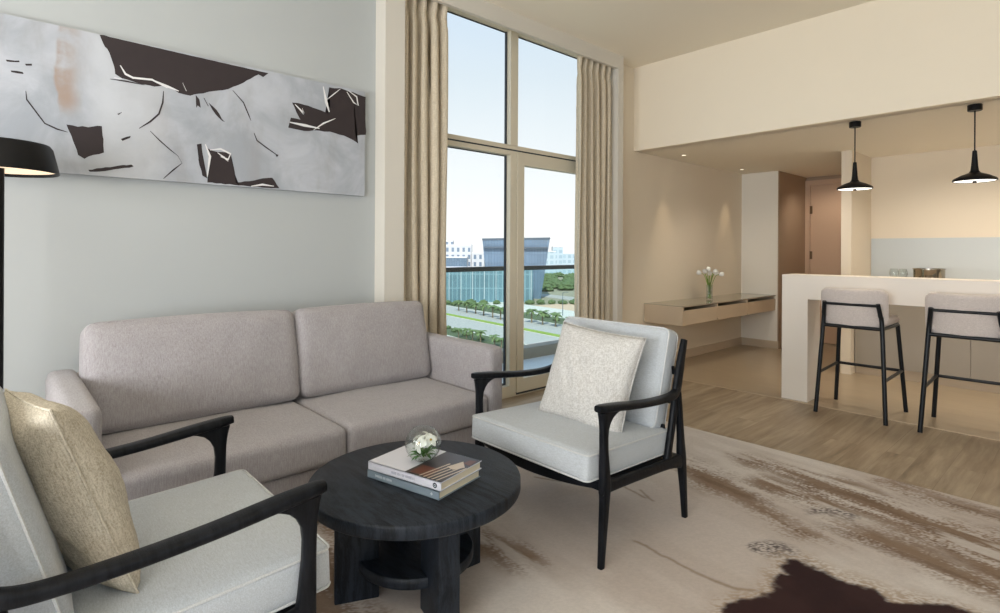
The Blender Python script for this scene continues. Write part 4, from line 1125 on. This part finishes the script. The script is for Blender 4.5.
# ------------------------------------------------------------------ stools
def stool(x, y, label, rz=0):
    root = empty('bar_stool', (x, y, 0), rz, label, 'bar stool', 'bar stools at the bar table')
    K = M['blackmetal']; F = M['stoolfab']
    r = 0.0155
    for s in (-1, 1):
        obj('leg', tube(B(), smooth_path([(s * 0.236, -0.265, 0), (s * 0.200, -0.215, 0.69), (s * 0.190, -0.228, 0.80), (s * 0.180, -0.250, 0.885)], 5), r, 12), K, root, auto=50)
        obj('leg', tube(B(), [(s * 0.250, 0.270, 0), (s * 0.205, 0.205, 0.70)], r, 12), K, root, auto=50)
        obj('side_stretcher', tube(B(), [(s * 0.2205, -0.242, 0.315), (s * 0.229, 0.240, 0.33)], 0.012, 10), K, root, auto=50)
        obj('seat_rail', tube(B(), [(s * 0.200, -0.215, 0.695), (s * 0.205, 0.205, 0.700)], 0.014, 10), K, root, auto=50)
    obj('front_stretcher', tube(B(), [(-0.228, 0.238, 0.33), (0.228, 0.238, 0.33)], 0.012, 10), K, root, auto=50)
    obj('seat_rail', tube(B(), [(-0.200, -0.215, 0.695), (0.200, -0.215, 0.695)], 0.014, 10), K, root, auto=50)
    obj('seat_rail', tube(B(), [(-0.205, 0.205, 0.700), (0.205, 0.205, 0.700)], 0.014, 10), K, root, auto=50)
    obj('back_bar', tube(B(), [(-0.182, -0.246, 0.870), (0.182, -0.246, 0.870)], 0.011, 10), K, root, auto=50)
    obj('seat', cushion(B(), 0.222, 0.205, 0.030, 0.026, 0.010, 14, off=(0, 0.005, 0.743)), F, root, auto=60)
    # curved backrest pad, wrapping slightly round the sitter
    bm = cushion(B(), 0.228, 0.150, 0.024, 0.022, 0.006, 18)
    for v in bm.verts:
        # round the corners of the outline
        hx, hy, rr = 0.228, 0.150, 0.055
        dx, dy = abs(v.co.x) - (hx - rr), abs(v.co.y) - (hy - rr)
        if dx > 0 and dy > 0:
            L = math.hypot(dx, dy); m_ = max(dx, dy)
            if L > 1e-6:
                k = m_ / L
                v.co.x = math.copysign(hx - rr + dx * k, v.co.x); v.co.y = math.copysign(hy - rr + dy * k, v.co.y)
        v.co.z -= 0.055 * (v.co.x / 0.228) ** 2 - 0.02
    T = Matrix.Translation((0, -0.196, 0.842)) @ Matrix.Rotation(math.radians(8), 4, 'X') @ Matrix(((1, 0, 0), (0, 0, -1), (0, 1, 0))).to_4x4()
    bmesh.ops.transform(bm, matrix=T, verts=bm.verts)
    obj('backrest', bm, F, root, auto=60)
    return root


stool(-1.345, 5.105, 'bar stool with beige pad and black frame nearest the end panel of the bar table', 0)
stool(-0.668, 5.105, 'bar stool with beige pad and black frame at the right edge of the picture')

# ------------------------------------------------------------------ pendants
n_ = N('pendant_diffuser'); n_.set((0.9, 0.88, 0.84, 1), 0.5)
n_.b.inputs['Emission Color'].default_value = (1.0, 0.94, 0.86, 1); n_.b.inputs['Emission Strength'].default_value = 1.6
M['pdiff'] = n_.m


def pendant(x, y, label):
    root = empty('pendant_lamp', (x, y, SOF), 0, label, 'pendant light', 'pendant lamps over the bar table')
    z = lambda v: v - SOF
    obj('ceiling_rose', lathe(B(), [(0, 0), (0.041, 0), (0.043, -0.004), (0.043, -0.040), (0.040, -0.044), (0, -0.044)], 32), M['black'], root)
    obj('cord', lathe(B(), [(0, -0.04), (0.0045, -0.04), (0.0045, z(1.96)), (0, z(1.96))], 10), M['black'], root)
    prof = [(0.006, 2.01), (0.013, 2.005), (0.020, 1.90), (0.024, 1.865), (0.034, 1.848), (0.08, 1.830), (0.122, 1.806), (0.127, 1.798), (0.127, 1.788), (0.124, 1.786), (0.120, 1.792), (0.03, 1.806), (0, 1.806)]
    obj('lamp_shade', lathe(B(), [(r_, z(v)) for r_, v in prof], 56), M['black'], root)
    obj('diffuser', lathe(B(), [(0, z(1.789)), (0.118, z(1.789)), (0.119, z(1.791)), (0.119, z(1.795)), (0, z(1.796))], 48), M['pdiff'], root)
    obj('finial', lathe(B(), [(0, z(1.774)), (0.012, z(1.776)), (0.013, z(1.789)), (0, z(1.789))], 18), M['black'], root)
    lamp('pendant_glow', 'SPOT', (x, y, 1.765), 9, (1.0, 0.86, 0.68), (0, 0, -1), spot_size=2.4, spot_blend=0.8, shadow_soft_size=0.08)


pendant(-1.409, 5.186, 'black disc pendant lamp hanging over the bar nearest the white pillar')
pendant(-0.660, 5.20, 'black disc pendant lamp hanging over the bar at the right edge of the picture')

# ------------------------------------------------------------------ downlights
n_ = N('downlight_glow'); n_.set((0.9, 0.85, 0.8, 1), 0.5)
n_.b.inputs['Emission Color'].default_value = (1.0, 0.86, 0.66, 1); n_.b.inputs['Emission Strength'].default_value = 2.2
M['dglow'] = n_.m
M['dring'] = plain('downlight_ring', srgb(226, 216, 200), 0.5)
for x, y, lab in ((-3.17, 5.60, 'small recessed ceiling downlight over the near end of the desk'),
                  (-3.20, 7.10, 'small recessed ceiling downlight over the far end of the desk')):
    root = empty('downlight', (x, y, SOF), 0, lab, 'downlight', 'recessed downlights over the desk')
    obj('trim_ring', lathe(B(), [(0.024, -0.001), (0.040, -0.001), (0.042, -0.005), (0.026, -0.006), (0.024, -0.001)], 32), M['dring'], root)
    obj('lens', lathe(B(), [(0, -0.0025), (0.024, -0.0025), (0.024, -0.001), (0, -0.001)], 24), M['dglow'], root)
    lamp('downlight_beam', 'SPOT', (x, y, SOF - 0.02), 7, (1.0, 0.78, 0.52), (-0.20, 0, -1), spot_size=0.62, spot_blend=0.6, shadow_soft_size=0.02)
# added fill spots without fittings, brightening kitchen, niche and corridor
for x, y, e_ in ((0.2, 6.1, 42), (-0.9, 6.1, 38), (1.6, 6.1, 42), (-2.45, 7.9, 15), (-2.4, 5.7, 26)):
    lamp('ceiling_fill_spot', 'SPOT', (x, y, SOF - 0.02), e_, (1.0, 0.90, 0.78), (0, 0.30, -1), spot_size=2.3, spot_blend=0.7, shadow_soft_size=0.06)

# ------------------------------------------------------------------ balcony
bal = struct('floor_balcony', box(B(), -4.92, XF - 0.08, 0.2, 9.0, -0.16, -0.03), plain('balcony_tile', srgb(240, 240, 238), 0.4, var=0.05))
rail = empty('balcony_railing', (-4.80, 4.8, -0.03), 0, 'balcony railing of tinted glass with a dark grey handrail beyond the tall window', 'railing')
M['railmetal'] = plain('railing_metal', srgb(70, 72, 70), 0.45)
M['concrete'] = plain('curb_concrete', srgb(168, 160, 146), 0.8)
obj('handrail', box(B(), -0.045, 0.045, -4.4, 4.3, 1.068, 1.118), M['railmetal'], rail, smooth=False, bevel=0.006)
obj('curb', box(B(), -0.10, 0.08, -4.4, 4.3, 0.0, 0.13), M['concrete'], rail, smooth=False, bevel=0.004)
#obj('base_channel', box(B(), -0.03, 0.03, -4.4, 4.3, 0.13, 0.18), M['railmetal'], rail, smooth=False)
for i in range(6):
    y0 = -4.4 + i * 1.45
    obj('glass_panel', box(B(), -0.008, 0.008, y0 + 0.01, y0 + 1.43, 0.16, 1.07), M['railglass'], rail, smooth=False)

# ------------------------------------------------------------------ the view, 18 m below
GZ = -17.0
FW = Vector((-math.sin(YAW), math.cos(YAW), 0)); RT = Vector((math.cos(YAW), math.sin(YAW), 0))


def spot(px, depth, z=GZ):
    p = FW * depth + RT * ((px - 501.1) / 554.63 * depth); return Vector((p.x, p.y, z))


def ground(px, py): return spot(px, (1.27 - GZ) * 554.63 / (py - 251.0 - 0.005 * (px - 501)))


O = Vector((-100, 91.4, 0)); ud = Vector((0.992, -0.125, 0)); vd = Vector((0.125, 0.992, 0))


def strip(name, v0, v1, u0, u1, z, mat):
    P = [O + ud * a + vd * b + Vector((0, 0, GZ)) for a, b in ((u0, v0), (u1, v0), (u1, v1), (u0, v1))]
    return struct(name, prism(B(), P, (0, 0, z)), mat)


M['asphalt'] = plain('asphalt_grey', srgb(182, 176, 168), 0.9, var=0.05, scale=0.3)
M['verge'] = plain('dry_verge', srgb(168, 160, 132), 0.95, var=0.2, scale=0.4)
M['grass'] = plain('median_grass', srgb(150, 172, 70), 0.95, var=0.15, scale=0.8)
M['planting'] = plain('planting_bed', srgb(104, 116, 78), 0.95, var=0.35, scale=0.5)
M['path'] = plain('pale_paving', srgb(214, 208, 196), 0.85, var=0.05, scale=0.4)
M['sand'] = plain('sandy_lot', srgb(214, 182, 152), 0.95, var=0.05, scale=0.1)
M['white'] = plain('white_render', srgb(226, 226, 228), 0.8)
M['foliage'] = plain('bush_foliage', srgb(112, 132, 84), 0.9, var=0.35, scale=1.5)  # desaturated leaf green, standing in for haze over the far trees
M['foliage2'] = plain('dark_foliage', srgb(74, 96, 62), 0.9, var=0.35, scale=1.5)
M['palm'] = plain('palm_frond', srgb(122, 142, 84), 0.7, var=0.3, scale=2)
M['trunk'] = plain('palm_trunk', srgb(136, 116, 92), 0.9, var=0.2, scale=3)
struct('ground', box(B(), -1500, -6, -400, 1500, GZ - 1, GZ), M['verge'])
strip('road', -12, -0.9, -160, 110, 0.05, M['asphalt'])
strip('road', 0.9, 12.5, -160, 110, 0.05, M['asphalt'])
strip('kerb', -1.15, 1.15, -160, 110, 0.12, M['path'])
tag(strip('median_grass', -0.8, 0.8, -160, 110, 0.30, M['grass']), kind='stuff', label='strip of yellow-green grass between the two roads', cat='grass')
strip('kerb', 12.5, 13.0, -160, 110, 0.15, M['path'])
strip('kerb', -12.5, -12.0, -160, 110, 0.15, M['path'])
strip('planting_bed', -19, -12.5, -160, 110, 0.10, M['planting'])
strip('planting_bed', 13.0, 22, -160, 110, 0.10, M['planting'])
strip('path', -24, -19, -160, 110, 0.12, M['path'])
strip('plaza', 22, 37, -160, 110, 0.08, M['path'])
strip('sandy_lot', 37, 62, -34, 110, 0.09, M['sand'])
strip('road', 62, 72, -160, 110, 0.10, M['asphalt'])


def frond_mesh(bm, L, droop, yaw, z0, el):
    d = Vector((math.cos(yaw), math.sin(yaw), 0)); s = Vector((-math.sin(yaw), math.cos(yaw), 0)); prev = None
    for j in range(8):
        f = j / 7; p = Vector((0, 0, z0)) + d * L * f * math.cos(el * (1 - f)) + Vector((0, 0, L * (math.sin(el) * f - droop * f * f)))
        w = 0.20 * L * math.sin(PI * min(0.98, 0.12 + 0.85 * f))
        cur = (bm.verts.new(p + s * w - Vector((0, 0, w * 0.5))), bm.verts.new(p), bm.verts.new(p - s * w - Vector((0, 0, w * 0.5))))
        if prev: bm.faces.new([prev[0], cur[0], cur[1], prev[1]]); bm.faces.new([prev[1], cur[1], cur[2], prev[2]])
        prev = cur


def palm_tree():
    root = empty('palm_tree', (0, 0, 0)); rnd = random.Random(2)
    bm = lathe(B(), [(0, 0), (0.26, 0), (0.20, 0.4), (0.17, 2.6), (0.24, 3.0), (0.10, 3.2), (0, 3.2)], 10)
    obj('trunk', bm, M['trunk'], root)
    bm = B()
    for k in range(22):
        frond_mesh(bm, rnd.uniform(1.7, 2.2), rnd.uniform(0.55, 1.0), k * 2.4, 3.05, rnd.uniform(0.2, 1.25))
    obj('crown', bm, M['palm'], root, auto=180)
    return root


def bush():
    rnd = random.Random(5); bm = B(); bmesh.ops.create_icosphere(bm, subdivisions=4, radius=1)
    from mathutils import noise as nz
    for v in bm.verts:
        k = 1 + 0.35 * nz.noise(v.co * 2.3) + 0.22 * nz.noise(v.co * 6.1) + 0.12 * nz.noise(v.co * 14)
        v.co = v.co * k; v.co.z = v.co.z * 0.75 + 0.55
    return obj('bush', bm, M['foliage'], None, auto=180)


proto = palm_tree(); first = True
palms = [(459, 338, .55, 'pale palm at the left of the near planting bed'), (467, 339, .60, 'second palm from the left in the near planting bed'), (473, 341, .62, 'bright palm near the middle of the near planting bed'),
         (481, 343, .68, 'bushy palm in the middle of the near planting bed'), (495, 347, .62, 'palm at the right end of the near planting bed'), (502, 350, .6, 'low palm beside the window mullion in the near planting bed'),
         (459, 311, .85, 'palm at the left beyond the far road'), (467, 313, .95, 'second palm from the left beyond the far road'), (476, 314, .9, 'third palm from the left beyond the far road'), (484, 316, 1.0, 'tall palm beyond the far road, below the tilted building'),
         (493, 318, .95, 'palm beyond the far road left of the window mullion'), (501, 320, .95, 'palm beyond the far road touching the window mullion'), (532, 323, .98, 'palm beyond the far road, first right of the mullion'),
         (543, 325, .98, 'palm beyond the far road, second right of the mullion'), (556, 327, .95, 'palm beyond the far road, third right of the mullion'), (571, 328, .7, 'palm beyond the far road, nearest the right curtain')]
for i, (px, py, s, lab) in enumerate(palms):
    o = proto if i == 0 else copy_tree(proto)
    o.location = ground(px, py) + Vector((0, 0, 0.1)); o.scale = (s, s, s); o.rotation_euler = (0, 0, i * 1.3)
    tag(o, lab, 'palm tree', 'palm trees along the roads')
bp = bush(); rb = random.Random(9)
for i in range(46):
    o = bp if i == 0 else bp.copy()
    if i: COL.objects.link(o)
    if i < 18:
        u = -75 + i * 6.0 + rb.uniform(-1.5, 1.5); p = O + ud * u + vd * rb.uniform(-18, -13.4); s = rb.uniform(0.45, 0.8); lab = 'low green bush in the planting bed beside the near road'; g = 'bushes in the near planting bed'
    elif i < 36:
        u = -55 + (i - 18) * 5.4 + rb.uniform(-1.5, 1.5); p = O + ud * u + vd * rb.uniform(14, 20); s = rb.uniform(0.5, 0.9); lab = 'low green bush in the planting bed beyond the far road'; g = 'bushes beyond the far road'
    else:
        px = (448, 459, 471, 484, 497, 530, 541, 552, 563, 575)[i - 36]; p = ground(px, 304.5); s = rb.uniform(0.95, 1.25); lab = 'rounded light green tree at the foot of the glass buildings'; g = 'trees at the foot of the glass buildings'
    o.location = (p.x, p.y, GZ + 0.05); o.scale = (s * rb.uniform(1, 1.5), s * rb.uniform(1, 1.5), s); o.rotation_euler = (0, 0, rb.uniform(0, 6))
    tag(o, lab, 'bush' if i < 36 else 'tree', g)
    if i >= 36: o.name = 'round_tree'


def facade(name, wall, glass, sw, sh, fw=0.12):
    n = N(name); co = n.co(); br = n.new('ShaderNodeTexBrick'); br.offset = 0.0
    n.put(br.inputs['Vector'], n.mapping(co, (1, 1, 1), (PI / 2, 0, 0)))
    br.inputs['Scale'].default_value = 1; br.inputs['Brick Width'].default_value = sw; br.inputs['Row Height'].default_value = sh
    br.inputs['Mortar Size'].default_value = fw; br.inputs['Color1'].default_value = glass; br.inputs['Color2'].default_value = tuple(c * 0.82 for c in glass[:3]) + (1,)
    br.inputs['Mortar'].default_value = wall
    n.set(n.mix(n.math('MULTIPLY', n.noise(co, 0.25, 3), 0.4), br.outputs['Color'], glass), 0.3, 0, 0.5); return n.m


def block(name, px0, px1, depth, ytop, deep, mat, label, cat='building', ybot=None, lean=(0, 0), roofmat=None, dy=0):
    """a building facing the camera: px0..px1 across at that depth; lean = px the top corners stand out"""
    z1 = 1.27 + (251 + 0.005 * (px0 - 501) - ytop) / 554.63 * depth; z0 = GZ
    c = spot((px0 + px1) / 2, depth); w = (px1 - px0) / 554.63 * depth / 2; h = z1 - z0
    root = empty(name, (c.x, c.y, z0), YAW, label, cat)
    l0, l1 = lean[0] / 554.63 * depth, lean[1] / 554.63 * depth
    bm = B()
    lo = [(-w, 0, 0), (w, 0, 0), (w, deep, 0), (-w, deep, 0)]
    hi = [(-w - l0, -abs(l0) * 0.6, h), (w + l1, -abs(l0) * 0.6, h + dy), (w + l1, deep, h + dy), (-w - l0, deep, h)]
    a = [bm.verts.new(q) for q in lo]; b = [bm.verts.new(q) for q in hi]
    for f in ((0, 1, 2, 3),): bm.faces.new([a[i] for i in f])
    bm.faces.new(b)
    for i in range(4): bm.faces.new([a[i], a[(i + 1) % 4], b[(i + 1) % 4], b[i]])
    obj('facade', bm, mat, root, smooth=False)
    bm = B(); t = 0.02 * h + 0.25
    a = [bm.verts.new((x * 1.01, y - 0.15, z)) for x, y, z in hi]; b = [bm.verts.new((x * 1.01, y - 0.15, z + t)) for x, y, z in hi]
    bm.faces.new(a); bm.faces.new(b)
    for i in range(4): bm.faces.new([a[i], a[(i + 1) % 4], b[(i + 1) % 4], b[i]])
    obj('roof', bm, roofmat or M['white'], root, smooth=False)
    return root, w, h


f1 = facade('glass_curtain_wall', srgb(92, 112, 132), srgb(112, 134, 156), 1.1, 3.4, 0.10)
f2 = facade('teal_glass_wall', srgb(140, 168, 176), srgb(104, 134, 146), 1.6, 5.0, 0.16)
f3 = facade('white_flats_wall', srgb(222, 222, 224), srgb(122, 140, 160), 2.6, 3.4, 0.75)
f4 = facade('haze_tinted_wall', srgb(186, 202, 212), srgb(166, 190, 204), 4, 4, 0.8)  # distance haze put into these pale blue facade colours
M['steelroof'] = plain('dark_roof_edge', srgb(84, 98, 112), 0.5)
r_, w, h = block('tilted_building', 488, 541, 212, 240.5, 18, f1, 'dark blue glass building whose walls lean outwards, on both sides of the window mullion', lean=(5.5, 8.5), roofmat=M['steelroof'], dy=0.5)
obj('spandrel', box(B(), -w - 1.6, w + 2.4, -2.2, 0.0, h * 0.865, h * 0.895), M['steelroof'], r_, smooth=False)
r_, w, h = block('glass_podium', 436, 533, 196, 269, 12, f2, 'low teal glass building in front of the tilted building')
for k in range(9):
    x = -w + 0.6 + k * (2 * w - 1.2) / 8
    obj('column', box(B(), x - 0.07, x + 0.07, -0.3, 0.1, 0, h * 0.97), M['white'], r_, smooth=False)
block('apartment_block', 440, 471, 265, 246, 14, f3, 'white stepped apartment block at the left edge of the view')
block('apartment_block', 471.5, 484, 262, 254, 12, f3, 'lower white apartment block between the stepped block and the tilted building')
block('apartment_block', 446, 453, 282, 242, 6, f3, 'small white rooftop tower behind the stepped apartment block')
block('office_block', 432, 467, 248, 258, 10, f1, 'blue glass office wing below the white apartment block', roofmat=M['white'])
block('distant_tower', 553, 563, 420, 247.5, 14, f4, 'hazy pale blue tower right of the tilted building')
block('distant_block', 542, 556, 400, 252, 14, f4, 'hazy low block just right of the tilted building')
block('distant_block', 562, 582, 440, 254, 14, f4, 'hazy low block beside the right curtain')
tb = []
for i in range(400):
    px = rb.uniform(546, 582); py = rb.uniform(273, 292); p = ground(px, py); s = rb.uniform(2.0, 3.0)
    if 395 < (p - Vector((0, 0, GZ))).length < 470 or any((p - q).length < (s + t_) * 1.9 for q, t_ in tb) or len(tb) > 22: continue
    tb.append((p, s)); o = bp.copy(); COL.objects.link(o); o.name = 'hillside_tree'
    o.location = (p.x, p.y, GZ); o.scale = (s * 1.3, s * 1.3, s)
    tag(o, 'dark green tree on the far slope between the glass building and the right curtain', 'tree', 'trees on the far slope')
for i, (px, py, lab) in enumerate(((563, 316, 'thin street lamp beyond the far road near the right curtain'),)):
    p = ground(px, py); root = empty('street_lamp', p, 0, lab, 'street lamp')
    obj('pole', lathe(B(), [(0, 0), (0.12, 0), (0.06, 6.5), (0, 6.5)], 10), M['steelroof'], root)
    obj('arm', tube(B(), [(0, 0, 6.4), (0.5, 0, 6.7), (1.4, 0, 6.8)], 0.05, 8), M['steelroof'], root)
    obj('lamp_head', box(B(), 1.2, 1.9, -0.15, 0.15, 6.74, 6.86), M['steelroof'], root, smooth=False)
